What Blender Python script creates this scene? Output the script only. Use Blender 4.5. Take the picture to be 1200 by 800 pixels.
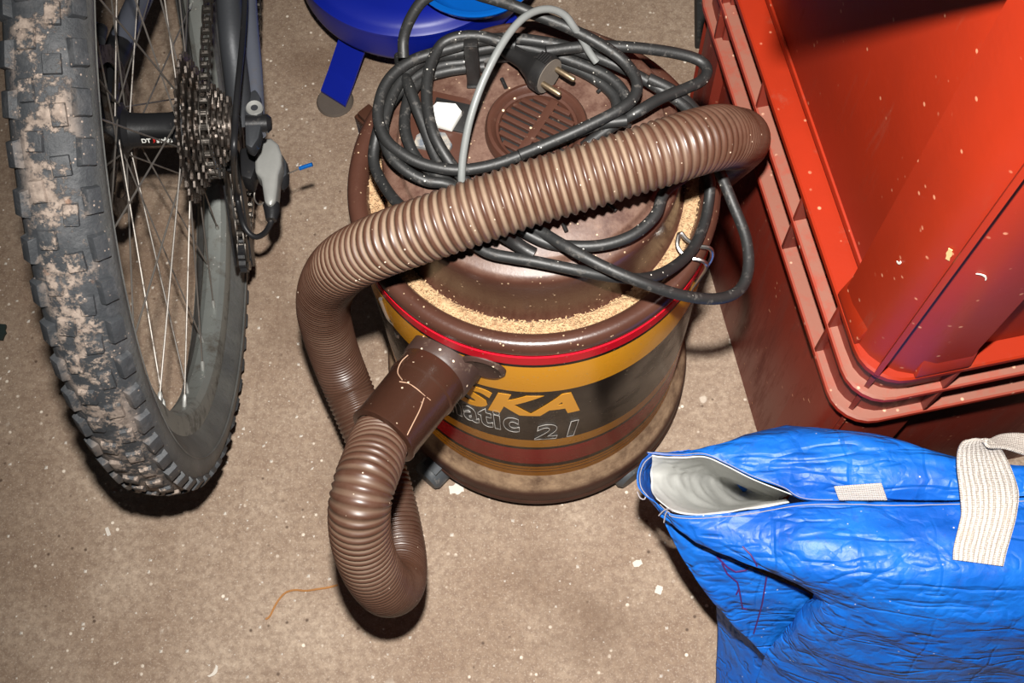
import bpy, bmesh, math, random
from mathutils import Vector, Matrix, noise
from mathutils.bvhtree import BVHTree
random.seed(7)
PI = math.pi
sc = bpy.context.scene
col = sc.collection
for o in list(bpy.data.objects):
    bpy.data.objects.remove(o)

# ------------------------------------------------------------------ camera
FPX, CAM_H = 1400.0, 1.3
down = Vector((640 - 600, 970 - 400, FPX)).normalized()
upc = -down
iu = Vector((0, -1, 0))
Yc = (iu - upc * iu.dot(upc)).normalized()
Xc = Yc.cross(upc)
if Xc.x < 0:
    Xc = -Xc
ROT = Matrix((Xc, Yc, upc))                 # image-space vector (right, down, forward) -> world
def W(v): return ROT @ Vector(v)
cam = bpy.data.cameras.new('camera')
cam.sensor_width = 36.0
cam.lens = FPX / 1200 * 36
cam.clip_start = 0.02
camo = bpy.data.objects.new('camera', cam)
col.objects.link(camo)
r_, u_, b_ = W((1, 0, 0)), W((0, -1, 0)), W((0, 0, -1))
camo.matrix_world = Matrix(((r_.x, u_.x, b_.x, 0), (r_.y, u_.y, b_.y, 0), (r_.z, u_.z, b_.z, CAM_H), (0, 0, 0, 1)))
sc.camera = camo
CAMP = Vector((0, 0, CAM_H))

# ------------------------------------------------------------------ world and light
wd = bpy.data.worlds.new('world'); sc.world = wd; wd.use_nodes = True
wd.node_tree.nodes['Background'].inputs[0].default_value = (0.9, 0.92, 1.0, 1)
wd.node_tree.nodes['Background'].inputs[1].default_value = 0.02
fl = bpy.data.lights.new('flash', 'SPOT')
fl.energy = 126
fl.color = (1.0, 0.97, 0.92)
fl.spot_size = math.radians(88)
fl.spot_blend = 1.0
fl.shadow_soft_size = 0.014
flo = bpy.data.objects.new('flash', fl); col.objects.link(flo)
flo.location = (0.0, 0.084, 1.39)
flo.rotation_euler = (Vector((0.18, 0.42, 0.0)) - flo.location).to_track_quat('-Z', 'Y').to_euler()
sc.view_settings.view_transform = 'Standard'
sc.view_settings.look = 'None'
sc.view_settings.gamma = 1
sc.view_settings.use_curve_mapping = False
sc.view_settings.exposure = 0.0

# ------------------------------------------------------------------ helpers
def at(px, py, z):
    d = W((px - 600, py - 400, FPX))
    return CAMP + d * ((z - CAM_H) / d.z)

def s2l(c):
    return tuple((x / 255 / 12.92 if x / 255 <= .04045 else ((x / 255 + .055) / 1.055) ** 2.4) for x in c) + (1,)

class NT:
    def __init__(s, name):
        s.m = bpy.data.materials.new(name); s.m.use_nodes = True
        s.t = s.m.node_tree; s.b = s.t.nodes['Principled BSDF']
        s.co = None
    def n(s, typ, **kw):
        nd = s.t.nodes.new(typ)
        for k, v in kw.items(): setattr(nd, k, v)
        return nd
    def l(s, a, b): s.t.links.new(a, b)
    def coord(s, obj=None):
        if obj is None and s.co: return s.co
        tc = s.n('ShaderNodeTexCoord')
        if obj is not None: tc.object = obj
        s.co = tc.outputs['Object']
        return s.co
    def noise(s, scale, detail=4, rough=.6, vec=None):
        nd = s.n('ShaderNodeTexNoise'); nd.inputs['Scale'].default_value = scale
        nd.inputs['Detail'].default_value = detail; nd.inputs['Roughness'].default_value = rough
        s.l(vec or s.coord(), nd.inputs['Vector']); return nd.outputs['Fac']
    def voro(s, scale, feature='F1', out='Distance', vec=None):
        nd = s.n('ShaderNodeTexVoronoi', feature=feature); nd.inputs['Scale'].default_value = scale
        s.l(vec or s.coord(), nd.inputs['Vector']); return nd.outputs[out]
    def ramp(s, fac, stops, interp='LINEAR'):
        nd = s.n('ShaderNodeValToRGB'); cr = nd.color_ramp; cr.interpolation = interp
        while len(cr.elements) < len(stops): cr.elements.new(1)
        for e, (p, c) in zip(cr.elements, stops):
            e.position = p; e.color = c if isinstance(c, tuple) else (c, c, c, 1)
        s.l(fac, nd.inputs[0]); return nd.outputs[0]
    def mix(s, fac, a, b, mode='MIX'):
        nd = s.n('ShaderNodeMix', data_type='RGBA', blend_type=mode)
        for k, v in ((0, fac), (6, a), (7, b)):
            if hasattr(v, 'links') or hasattr(v, 'is_linked'): s.l(v, nd.inputs[k])
            else: nd.inputs[k].default_value = v
        return nd.outputs[2]
    def math(s, op, a, b=0.0):
        nd = s.n('ShaderNodeMath', operation=op)
        for k, v in ((0, a), (1, b)):
            if hasattr(v, 'is_linked'): s.l(v, nd.inputs[k])
            else: nd.inputs[k].default_value = v
        return nd.outputs[0]
    def bump(s, h, strength=.3, dist=.002):
        nd = s.n('ShaderNodeBump'); nd.inputs['Strength'].default_value = strength
        nd.inputs['Distance'].default_value = dist
        s.l(h, nd.inputs['Height']); s.l(nd.outputs[0], s.b.inputs['Normal'])
    def base(s, c):
        if hasattr(c, 'is_linked'): s.l(c, s.b.inputs['Base Color'])
        else: s.b.inputs['Base Color'].default_value = c
    def rough(s, r, metal=0.0):
        if hasattr(r, 'is_linked'): s.l(r, s.b.inputs['Roughness'])
        else: s.b.inputs['Roughness'].default_value = r
        s.b.inputs['Metallic'].default_value = metal

def mat(name, c, rough=.5, metal=0, dust=None, dust_amt=.55, dscale=60, var=.25, bump=.15, bscale=300, obj=None, speck=None, sscale=160, samt=.12):
    """plain surface with tone variation, dust patches, small specks and fine relief"""
    t = NT(name); t.coord(obj)
    c = s2l(c)
    dk = tuple(x * (1 - var) for x in c[:3]) + (1,)
    lt = tuple(min(1, x * (1 + var)) for x in c[:3]) + (1,)
    o = t.mix(t.noise(dscale * .4, 5), dk, lt)
    rg = rough
    if dust:
        f = t.ramp(t.noise(dscale, 8, .7), [(dust_amt, 0.0), (min(1, dust_amt + .16), 1.0)])
        o = t.mix(f, o, s2l(dust))
        rg = t.math('ADD', t.math('MULTIPLY', f, .4), rough)
    if speck:
        f = t.ramp(t.voro(sscale), [(samt, 1.0), (samt + .06, 0.0)])
        g = t.ramp(t.noise(sscale * .35, 2), [(.5, 0.0), (.56, 1.0)])
        f = t.math('MULTIPLY', f, g)
        o = t.mix(f, o, s2l(speck))
    t.base(o); t.rough(rg, metal)
    if bump: t.bump(t.noise(bscale, 4), bump, .001)
    return t.m

class MB:
    """collects geometry, then links it as one mesh object"""
    def __init__(s): s.v = []; s.f = []; s.attr = None
    def add(s, vs, fs, M=None):
        o = len(s.v)
        for v in vs:
            v = Vector(v); s.v.append(M @ v if M else v)
        s.f += [tuple(i + o for i in f) for f in fs]
    def box(s, a, b, M=None):
        x0, y0, z0 = a; x1, y1, z1 = b
        s.add([(x0, y0, z0), (x1, y0, z0), (x1, y1, z0), (x0, y1, z0), (x0, y0, z1), (x1, y0, z1), (x1, y1, z1), (x0, y1, z1)],
              [(3, 2, 1, 0), (4, 5, 6, 7), (0, 1, 5, 4), (1, 2, 6, 5), (2, 3, 7, 6), (3, 0, 4, 7)], M)
    def tube(s, pts, r, n=10, closed=False, cap=True, M=None):
        pts = [Vector(p) for p in pts]; k = len(pts)
        rf = r if callable(r) else (lambda i: r)
        T = []
        for i in range(k):
            a = pts[(i - 1) % k] if (closed or i) else pts[0]
            b = pts[(i + 1) % k] if (closed or i < k - 1) else pts[-1]
            T.append((b - a).normalized())
        N = T[0].orthogonal().normalized()
        vs = []; fs = []
        for i in range(k):
            N = (N - T[i] * N.dot(T[i])).normalized(); B = T[i].cross(N)
            for j in range(n):
                a = 2 * PI * j / n
                vs.append(pts[i] + (N * math.cos(a) + B * math.sin(a)) * rf(i))
        for i in range(k - 1 + (1 if closed else 0)):
            for j in range(n):
                a = i * n + j; b = i * n + (j + 1) % n; i2 = (i + 1) % k
                fs.append((a, b, i2 * n + (j + 1) % n, i2 * n + j))
        if cap and not closed:
            fs.append(tuple(range(n))[::-1]); fs.append(tuple((k - 1) * n + j for j in range(n)))
        s.add(vs, fs, M)
    def lathe(s, prof, n=64, M=None, closed=False, axis='z', a0=0, a1=2 * PI):
        full = abs(a1 - a0 - 2 * PI) < 1e-6
        m = n if full else n + 1
        vs = []; fs = []; k = len(prof)
        for i in range(m):
            a = a0 + (a1 - a0) * i / n; c_, s_ = math.cos(a), math.sin(a)
            for r, z in prof:
                vs.append((r * c_, r * s_, z) if axis == 'z' else (z, r * c_, r * s_))
        for i in range(n):
            i2 = (i + 1) % m
            for j in range(k if closed else k - 1):
                j2 = (j + 1) % k
                fs.append((i * k + j, i2 * k + j, i2 * k + j2, i * k + j2))
        s.add(vs, fs, M)
    def prism(s, poly, z0, z1, M=None):
        n = len(poly)
        vs = [(x, y, z0) for x, y in poly] + [(x, y, z1) for x, y in poly]
        fs = [tuple(range(n))[::-1], tuple(range(n, 2 * n))] + [(i, (i + 1) % n, n + (i + 1) % n, n + i) for i in range(n)]
        s.add(vs, fs, M)
    def disc(s, r, z, n=24, M=None):
        s.add([(r * math.cos(2 * PI * i / n), r * math.sin(2 * PI * i / n), z) for i in range(n)], [tuple(range(n))], M)
    def grid(s, rows, M=None):
        n = len(rows[0]); vs = [p for r in rows for p in r]
        s.add(vs, [(i * n + j, i * n + j + 1, (i + 1) * n + j + 1, (i + 1) * n + j) for i in range(len(rows) - 1) for j in range(n - 1)], M)
    def mesh(s, name, m, smooth=True, angle=40, bevel=0):
        me = bpy.data.meshes.new(name)
        me.from_pydata([tuple(v) for v in s.v], [], s.f)
        bm = bmesh.new(); bm.from_mesh(me)
        bmesh.ops.recalc_face_normals(bm, faces=bm.faces)
        if bevel:
            ed = [e for e in bm.edges if len(e.link_faces) == 2 and e.calc_face_angle(0) > .5]
            bmesh.ops.bevel(bm, geom=ed, offset=bevel, segments=2, affect='EDGES', profile=.6, clamp_overlap=True)
        if smooth:
            for f in bm.faces: f.smooth = True
            for e in bm.edges:
                if len(e.link_faces) == 2 and e.calc_face_angle(0) > math.radians(angle): e.smooth = False
        bm.to_mesh(me); bm.free()
        if m: me.materials.append(m)
        return me
    def build(s, name, m, parent=None, **kw):
        return link(name, s.mesh(name, m, **kw), parent)

def link(name, me, parent=None, M=None):
    o = bpy.data.objects.new(name, me); col.objects.link(o)
    if parent is not None: o.parent = parent
    if M is not None: o.matrix_basis = M
    return o
def tag(o, label=None, cat=None, group=None, kind=None):
    if label: o['label'] = label
    if cat: o['category'] = cat
    if group: o['group'] = group
    if kind: o['kind'] = kind
    return o
def empty(name, loc=(0, 0, 0)):
    o = bpy.data.objects.new(name, None); o.empty_display_size = .02; col.objects.link(o); o.location = loc
    return o
def spline(pts, per=10):
    """Catmull-Rom (centripetal-like) through the points"""
    P = [Vector(p) for p in pts]; P = [P[0] * 2 - P[1]] + P + [P[-1] * 2 - P[-2]]
    out = []
    for i in range(1, len(P) - 2):
        a, b, c, d = P[i - 1], P[i], P[i + 1], P[i + 2]
        for k in range(per):
            t = k / per
            out.append(.5 * ((2 * b) + (c - a) * t + (2 * a - 5 * b + 4 * c - d) * t * t + (3 * b - a - 3 * c + d) * t ** 3))
    out.append(P[-2]); return out
def resample(pts, step):
    out = [pts[0].copy()]; acc = 0
    for a, b in zip(pts, pts[1:]):
        L = (b - a).length
        if L < 1e-9: continue
        t = step - acc
        while t <= L:
            out.append(a.lerp(b, t / L)); t += step
        acc = L - (t - step)
    return out
def bx(name, m, a, b, parent=None, bevel=.001):
    k = MB(); k.box(a, b); return k.build(name, m, parent, bevel=bevel)
def text_mesh(name, txt, m, size, parent=None, shear=0, bold=0, outline=0, sx=1.0, depth=.0005, spacing=1.0):
    cu = bpy.data.curves.new(name, 'FONT'); cu.body = txt; cu.size = size; cu.shear = shear; cu.offset = bold
    cu.space_character = spacing
    if outline:
        cu.fill_mode = 'NONE'; cu.bevel_depth = outline; cu.bevel_resolution = 1
    else:
        cu.fill_mode = 'BOTH'; cu.extrude = depth
    cu.resolution_u = 4
    tmp = bpy.data.objects.new('tmp', cu); col.objects.link(tmp)
    bpy.context.view_layer.update()
    me = bpy.data.meshes.new_from_object(tmp.evaluated_get(bpy.context.evaluated_depsgraph_get()))
    bpy.data.objects.remove(tmp); bpy.data.curves.remove(cu)
    me.name = name; me.materials.clear(); me.materials.append(m)
    for v in me.vertices: v.co.x *= sx
    return me

# ------------------------------------------------------------------ floor
t = NT('concrete')
cA = t.mix(t.ramp(t.noise(2.2, 6, .6), [(.3, 0.0), (.7, 1.0)]), s2l((154, 131, 110)), s2l((194, 173, 152)))
cA = t.mix(t.ramp(t.noise(9, 6, .65), [(.35, .65), (.62, 0.0)]), cA, s2l((138, 112, 91)))
cA = t.mix(t.ramp(t.noise(130, 5, .7), [(.38, .6), (.62, 0.0)]), cA, s2l((118, 94, 78)))
cA = t.mix(t.ramp(t.noise(420, 3, .7), [(.54, 0.0), (.72, .5)]), cA, s2l((222, 206, 188)))
f = t.math('MULTIPLY', t.ramp(t.voro(75), [(.10, 1.0), (.17, 0.0)]), t.ramp(t.noise(24, 3), [(.52, 0.0), (.60, 1.0)]))
cA = t.mix(f, cA, s2l((240, 226, 208)))
v2 = t.n('ShaderNodeMapping'); v2.inputs['Location'].default_value = (3.1, 1.7, 0); t.l(t.coord(), v2.inputs['Vector'])
f = t.math('MULTIPLY', t.ramp(t.voro(62, vec=v2.outputs[0]), [(.07, .9), (.15, 0.0)]), t.ramp(t.noise(17, 3, vec=v2.outputs[0]), [(.5, 0.0), (.58, 1.0)]))
cA = t.mix(f, cA, s2l((86, 66, 52)))
# paint spatters
f = t.math('MULTIPLY', t.ramp(t.math('ADD', t.voro(16, vec=v2.outputs[0]), t.math('MULTIPLY', t.noise(90), .12)), [(.125, 1.0), (.15, 0.0)]), t.ramp(t.noise(7, 2), [(.5, 0.0), (.56, 1.0)]))
cA = t.mix(t.math('MULTIPLY', f, .55), cA, s2l((232, 220, 204)))
# wide old stains
f = t.ramp(t.noise(3.3, 4, .6, vec=v2.outputs[0]), [(.56, 0.0), (.68, .45)])
cA = t.mix(f, cA, s2l((104, 80, 62)))
t.base(cA); t.rough(.75)
t.bump(t.math('ADD', t.noise(260, 5, .7), t.math('MULTIPLY', t.noise(40, 4), .6)), .35, .0015)
M_floor = t.m
fb = MB(); fb.box((-2.2, -1.2, -.06), (2.2, 3.2, 0))
tag(fb.build('floor', M_floor, smooth=False), 'worn brownish grey concrete floor with paint specks', kind='structure')

# ------------------------------------------------------------------ materials
M_brown = mat('brown_plastic', (68, 42, 33), .33, dust=(118, 92, 76), dust_amt=.62, dscale=70, speck=(215, 190, 160), sscale=120, samt=.09)
M_brown_clean = mat('brown_cuff_plastic', (57, 35, 26), .27, dust=(106, 84, 68), dust_amt=.66, dscale=40, speck=(215, 190, 165), sscale=130, samt=.07)
M_dusty = mat('dusty_brown_plastic', (62, 44, 38), .5, dust=(110, 92, 78), dust_amt=.56, dscale=90, speck=(226, 204, 178), sscale=150, samt=.12)
M_sawdust = mat('sawdust', (178, 148, 112), .9, dust=(140, 104, 74), dust_amt=.48, dscale=260, bump=.8, bscale=700)
M_rubber = mat('cord_rubber', (32, 32, 32), .5, dust=(84, 80, 76), dust_amt=.56, dscale=130, speck=(200, 195, 185), sscale=170, samt=.07)
M_black = mat('black_plastic', (26, 25, 25), .45, dust=(80, 72, 66), dust_amt=.60, dscale=120)
M_grey_cable = mat('grey_cable', (112, 114, 113), .42, var=.1)
M_white = mat('white_plastic', (236, 236, 230), .4, var=.04, bump=.03)
M_bone = mat('yellowed_plastic', (150, 142, 130), .5, dust=(84, 90, 98), dust_amt=.42, dscale=60)
M_chrome = mat('galvanised_wire', (190, 188, 184), .3, 1, var=.15, bump=.05)
M_pin = mat('dull_brass', (150, 132, 108), .4, .9, dust=(90, 76, 66), dust_amt=.55, dscale=150)
M_cast = mat('castor_grey', (70, 74, 78), .5, dust=(140, 132, 124), dust_amt=.6)
M_blue = mat('blue_paint', (12, 32, 150), .4, var=.12, bump=.03)
M_lblue = mat('bright_blue_enamel', (8, 104, 205), .25, var=.08, bump=.02)
M_pad = mat('pad_rubber', (92, 82, 74), .8, bump=.3)
M_wood = mat('wood_shaving', (214, 172, 118), .8, var=.3, bump=.2)
M_fleck = mat('pale_fleck', (225, 216, 204), .8, bump=.3)
M_board = mat('rough_board', (120, 92, 66), .8, bump=.4)
M_dark_bar = mat('weathered_black_bar', (34, 33, 32), .75, dust=(96, 90, 82), dust_amt=.55, dscale=45, bump=.6, bscale=120)
# orange-red crate plastic
def crate_mat(name, c, dustc, amt):
    t = NT(name)
    o = t.mix(t.ramp(t.noise(6, 5), [(.3, 0.0), (.7, 1.0)]), s2l(c), s2l(tuple(min(255, int(x * 1.12)) for x in c)))
    st = t.n('ShaderNodeMapping'); st.inputs['Scale'].default_value = (1, 1, .12); t.l(t.coord(), st.inputs['Vector'])
    f = t.ramp(t.noise(38, 7, .75, vec=st.outputs[0]), [(amt, 0.0), (amt + .2, .6)])
    o = t.mix(f, o, s2l(dustc))
    f2 = t.math('MULTIPLY', t.ramp(t.voro(85), [(.09, 1.0), (.15, 0.0)]), t.ramp(t.noise(30, 2), [(.5, 0.0), (.58, .8)]))
    o = t.mix(f2, o, s2l((214, 150, 116)))
    t.b.inputs['Specular IOR Level'].default_value = .3
    t.base(o); t.rough(t.math('ADD', t.math('MULTIPLY', f, .5), .44)); t.bump(t.noise(140, 4), .12, .001)
    return t.m
M_crate = crate_mat('crate_plastic', (140, 37, 15), (130, 70, 50), .58)
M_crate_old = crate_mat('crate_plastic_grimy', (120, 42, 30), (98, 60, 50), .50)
# dusty upper faces: dust settles on the upward sides
def flange_mat():
    t = NT('crate_plastic_dust_topped')
    g = t.n('ShaderNodeNewGeometry'); sp = t.n('ShaderNodeSeparateXYZ'); t.l(g.outputs['True Normal'], sp.inputs[0])
    up = t.ramp(sp.outputs['Z'], [(.6, 0.0), (.8, 1.0)])
    f = t.math('MULTIPLY', up, t.ramp(t.noise(45, 6, .7), [(.28, .45), (.5, .95)]))
    o = t.mix(f, s2l((166, 46, 24)), s2l((140, 92, 77)))
    f2 = t.math('MULTIPLY', t.ramp(t.voro(85), [(.09, 1.0), (.15, 0.0)]), t.ramp(t.noise(30, 2), [(.5, 0.0), (.58, .8)]))
    o = t.mix(f2, o, s2l((226, 180, 150)))
    t.base(o); t.rough(.5); t.bump(t.noise(200, 4), .15, .001)
    return t.m
M_flange = flange_mat()

# ------------------------------------------------------------------ vacuum cleaner
VX, VY = -.0105, .4935
vac = empty('vacuum_cleaner', (VX, VY, 0))
tag(vac, 'brown drum vacuum cleaner with ribbed hose and yellow red black striped drum', 'vacuum cleaner')
LIFT = .014
def zz(z):
    w_ = min(1, max(0, (z - .40) / .03)); return z + LIFT * w_
def V(px, py, z): return at(px, py, zz(z)) - Vector((VX, VY, 0))

# drum with printed bands
t = NT('drum_print')
sp = t.n('ShaderNodeSeparateXYZ'); t.l(t.coord(), sp.inputs[0])
zf = t.math('DIVIDE', sp.outputs['Z'], .45); t.b.inputs['IOR'].default_value = 1.14
Yl, Bk, Rd = s2l((244, 168, 38)), s2l((24, 22, 21)), s2l((205, 22, 40))
bands = [(0, Bk), (.085, Yl), (.1045, Bk), (.1065, Yl), (.1145, Bk), (.1165, Yl), (.1245, Bk), (.1351, Rd), (.1837, Bk), (.1904, Yl), (.2141, Bk), (.3496, Yl), (.4072, Bk), (.4129, Rd), (.44, Bk)]
o = t.ramp(zf, [(z / .45, c) for z, c in bands], 'CONSTANT')
o = t.mix(t.ramp(t.noise(70, 8, .75), [(.66, 0.0), (.85, .2)]), o, s2l((120, 96, 78)))
f = t.math('MULTIPLY', t.ramp(t.voro(210), [(.1, 1.0), (.16, 0.0)]), t.ramp(t.noise(50, 2), [(.54, 0.0), (.6, .7)]))
o = t.mix(f, o, s2l((200, 180, 150)))
t.base(o); t.rough(t.ramp(t.noise(25, 4), [(.3, .18), (.7, .32)]))
M_drum = t.m
k = MB()
k.lathe([(.151, .080), (.153, .084), (.153, .428), (.146, .432)], 128)
drum = k.build('drum', M_drum, vac)
M_yellow_ink = mat('yellow_ink', (246, 170, 40), .4, var=.05, bump=0)
M_white_ink = mat('white_ink', (205, 200, 194), .5, var=.05, bump=0)
def wrap(me, s0, z0, target_w=None, target_h=None):
    xs = [v.co.x for v in me.vertices]; ys = [v.co.y for v in me.vertices]
    x0, x1, y0, y1 = min(xs), max(xs), min(ys), max(ys)
    fx = target_w / (x1 - x0) if target_w else 1; fy = target_h / (y1 - y0) if target_h else fx
    for v in me.vertices:
        s = s0 + (v.co.x - x0) * fx; z = z0 + (v.co.y - y0) * fy; a = s / .153; r = .1532 + v.co.z * .3
        v.co = (r * math.sin(a), -r * math.cos(a), z)
def subdiv(me):
    bm = bmesh.new(); bm.from_mesh(me)
    bmesh.ops.triangulate(bm, faces=bm.faces)
    for _ in range(3):
        bmesh.ops.subdivide_edges(bm, edges=[e for e in bm.edges if abs(e.verts[0].co.x - e.verts[1].co.x) > .006], cuts=1)
        bmesh.ops.triangulate(bm, faces=bm.faces)
    bm.to_mesh(me); bm.free()
me = text_mesh('lettering', 'SKA', M_yellow_ink, 0.08, shear=.25, bold=.0034, sx=1.0, depth=.0004, spacing=1.06)
subdiv(me); wrap(me, -.0720, .2870, .1130, .0540); link('lettering', me, drum)
me = text_mesh('lettering', 'matic', M_white_ink, .06, outline=.0006, bold=.0022, spacing=1.12)
wrap(me, -.0950, .2363, .0810, .0560); link('lettering', me, drum)
me = text_mesh('lettering', '21', M_white_ink, .06, shear=.12, outline=.0006, bold=.0020, spacing=1.15)
wrap(me, -.0010, .2168, .0420, .0450); link('lettering', me, drum)

k = MB(); k.lathe([(.1, .02), (.160, .02), (.1655, .023), (.1675, .03), (.1675, .036), (.1660, .038), (.1665, .041), (.1665, .060), (.1650, .067), (.162, .0705), (.153, .0915), (.140, .093)], 128)
t = NT('base_plastic')
sp = t.n('ShaderNodeSeparateXYZ'); t.l(t.coord(), sp.inputs[0])
f = t.math('MULTIPLY', t.ramp(sp.outputs['Z'], [(.066, 0.0), (.071, 1.0)]), t.ramp(t.noise(40, 8, .7), [(.3, .15), (.6, 1.0)]))
o = t.mix(t.noise(40), s2l((62, 40, 33)), s2l((84, 58, 48)))
o = t.mix(f, o, t.mix(t.noise(150, 4), s2l((136, 110, 88)), s2l((186, 158, 128))))
t.b.inputs['IOR'].default_value = 1.2
t.base(o); t.rough(.5); t.bump(t.noise(400, 4), .3, .001); M_base = t.m
base = k.build('base', M_base, vac)
for a, rc in ((-132, .172), (-52, .160), (52, .165), (128, .165)):
    k = MB(); R = Matrix.Translation((rc * math.cos(math.radians(a)), rc * math.sin(math.radians(a)), .018)) @ Matrix.Rotation(math.radians(a), 4, 'Z')
    k.lathe([(.0, -.012), (.015, -.012), (.018, -.008), (.018, .008), (.015, .012), (0, .012)], 24, M=R, axis='x')
    k.box((-.024, -.010, .004), (.004, .010, .020), M=R)
    k.build('castor', M_cast, base)
# lid: rolled rim, dust channel, shoulder and flat top
k = MB()
k.lathe([(.142, .4135), (.148, .4130), (.1520, .4150), (.1545, .4190), (.1553, .4240), (.1540, .4290), (.1500, .4325), (.1450, .4325), (.1405, .4300), (.1385, .426),
         (.1370, .4215), (.1250, .4200), (.1225, .4240), (.1213, .440), (.1205, .468), (.1200, .476), (.1180, .4805), (.1140, .4825), (.1085, .4838), (.1065, .4855), (.1058, .489), (.1040, .4912),
         (.070, .4935), (.036, .4945), (.0, .4945)], 144, M=Matrix.Translation((0, 0, LIFT)) @ Matrix.Diagonal((.990, .990, 1, 1)))
t = NT('lid_plastic')
sp = t.n('ShaderNodeSeparateXYZ'); t.l(t.coord(), sp.inputs[0])
top = t.ramp(sp.outputs['Z'], [(.492, 0.0), (.498, 1.0)])
o = t.mix(t.noise(30), s2l((62, 37, 29)), s2l((78, 50, 40)))
f = t.math('MULTIPLY', top, t.ramp(t.noise(60, 8, .75), [(.38, .1), (.62, 1.0)]))
o = t.mix(f, o, s2l((106, 82, 70)))
chan = t.math('MULTIPLY', t.ramp(sp.outputs['Z'], [(.4225, 1.0), (.4270, 0.0)]), t.ramp(sp.outputs['Z'], [(.418, 0.0), (.419, 1.0)]))
f = t.math('MULTIPLY', t.ramp(t.voro(190), [(.1, 1.0), (.17, 0.0)]), t.ramp(t.noise(45, 2), [(.48, 0.0), (.56, .8)]))
o = t.mix(f, o, s2l((214, 186, 152)))
f = t.ramp(t.noise(95, 8, .75), [(.6, 0.0), (.75, .55)])
o = t.mix(f, o, s2l((124, 96, 78)))
t.base(o); t.rough(t.math('ADD', t.math('MULTIPLY', top, .2), .3)); t.bump(t.noise(350, 4), .15, .001)
M_lid = t.m
lid = k.build('lid', M_lid, vac, angle=50)
# exhaust grille
gp = V(629, 153, .4945)
G = Matrix.Translation((gp.x, gp.y, .4945 + LIFT)) @ Matrix.Scale(1.2, 4) @ Matrix.Rotation(math.radians(-30), 4, 'Z')
k = MB()
k.lathe([(.0335, .0), (.0330, .005), (.0315, .0075), (.0295, .0080), (.0275, .0065), (.0262, .004), (.0245, .0035), (.0235, .0005)], 64, M=G)
grille = k.build('exhaust_grille', M_brown, vac)
k = MB(); k.disc(.0262, .0006, 40, M=G); k.build('vent_recess', M_black, grille)
for i in range(8):
    y = -.0196 + i * .0056
    w = math.sqrt(max(0, .0238 ** 2 - y * y))
    for sgn in (-1, 1):
        k = MB(); a, b = sorted((sgn * .0022, sgn * w))
        k.box((a, y - .0017, .0007), (b, y + .0017, .0036), M=G); k.build('slat', M_brown, grille, bevel=.0006)
k = MB(); k.box((-.0028, -.0236, .0007), (.0028, .0236, .0038), M=G)
k.build('spine', M_brown, grille, bevel=.0006)
# switch plate with white rocker
S = Matrix.Translation(V(515, 150, .4935)) @ Matrix.Rotation(math.radians(-15), 4, 'Z')
k = MB(); k.box((-.024, -.032, 0), (.024, .030, .0025), M=S)
swp = k.build('switch_plate', M_brown, vac, bevel=.001)
k = MB(); k.box((-.013, -.001, .002), (.021, .0245, .0045), M=Matrix.Translation(V(520, 152, .4935)) @ Matrix.Rotation(math.radians(-15), 4, 'Z'))
k.build('rocker_bezel', M_black, swp, bevel=.0006)
poly = [V(px, py, 0.504) for px, py in ((507, 124), (512, 119), (534, 121), (541, 130), (529, 149), (507, 143))]
k = MB(); c0 = sum(poly, Vector()) / 6
vs = [p for p in poly] + [Vector((p.x, p.y, .497 + LIFT)) for p in poly]
k.add(vs, [(0, 1, 2, 3, 4, 5), (11, 10, 9, 8, 7, 6)] + [(i, (i + 1) % 6, 6 + (i + 1) % 6, 6 + i) for i in range(6)])
tag(k.build('rocker_switch', M_white, swp, bevel=.0008), 'white octagonal rocker switch')
poly = [V(px, py, 0.500) for px, py in ((488, 158), (497, 152), (522, 155), (530, 169), (524, 178), (484, 170))]
k = MB(); vs = [p for p in poly] + [Vector((p.x, p.y, .495 + LIFT)) for p in poly]
k.add(vs, [(0, 1, 2, 3, 4, 5), (11, 10, 9, 8, 7, 6)] + [(i, (i + 1) % 6, 6 + (i + 1) % 6, 6 + i) for i in range(6)])
tag(k.build('indicator_lamp', M_bone, swp, bevel=.0008), 'yellowed grey indicator window below the white switch')
# latch block at the back left and little carrying rim
k = MB(); L = Matrix.Translation(V(434, 142, .42)) @ Matrix.Rotation(math.radians(-45), 4, 'Z')
k.box((-.012, -.008, -.03), (.012, .008, .004), M=L); k.box((-.009, -.006, .003), (.009, .008, .010), M=L)
k.build('latch', M_brown_clean, vac, bevel=.002)
# cord posts
for (bxp, byp, hh) in ((556, 97, .052),):
    b = V(bxp, byp, .493)
    k = MB(); k.box((-.0054, -.004, 0), (.0054, .004, hh), M=Matrix.Translation(b)); k.box((-.006, -.006, -.001), (.006, .006, .002), M=Matrix.Translation(b))
    k.build('cord_post', M_black, vac, bevel=.0015)
k = MB(); k.tube(spline([V(588, 274, .512), V(600, 282, .505), V(615, 292, .500), V(626, 298, .4985)], 6), .0052, 12)
k.build('cord_post', M_black, vac)
# short black ticks laid on the lid top
for p, q in (((588, 92), (593, 103)), ((700, 108), (712, 98)), ((713, 238), (722, 247)), ((660, 262), (664, 271))):
    k = MB(); k.tube([V(p[0], p[1], .4965), V(q[0], q[1], .4965)], .0016, 8); k.build('black_tick', M_black, vac)
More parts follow.
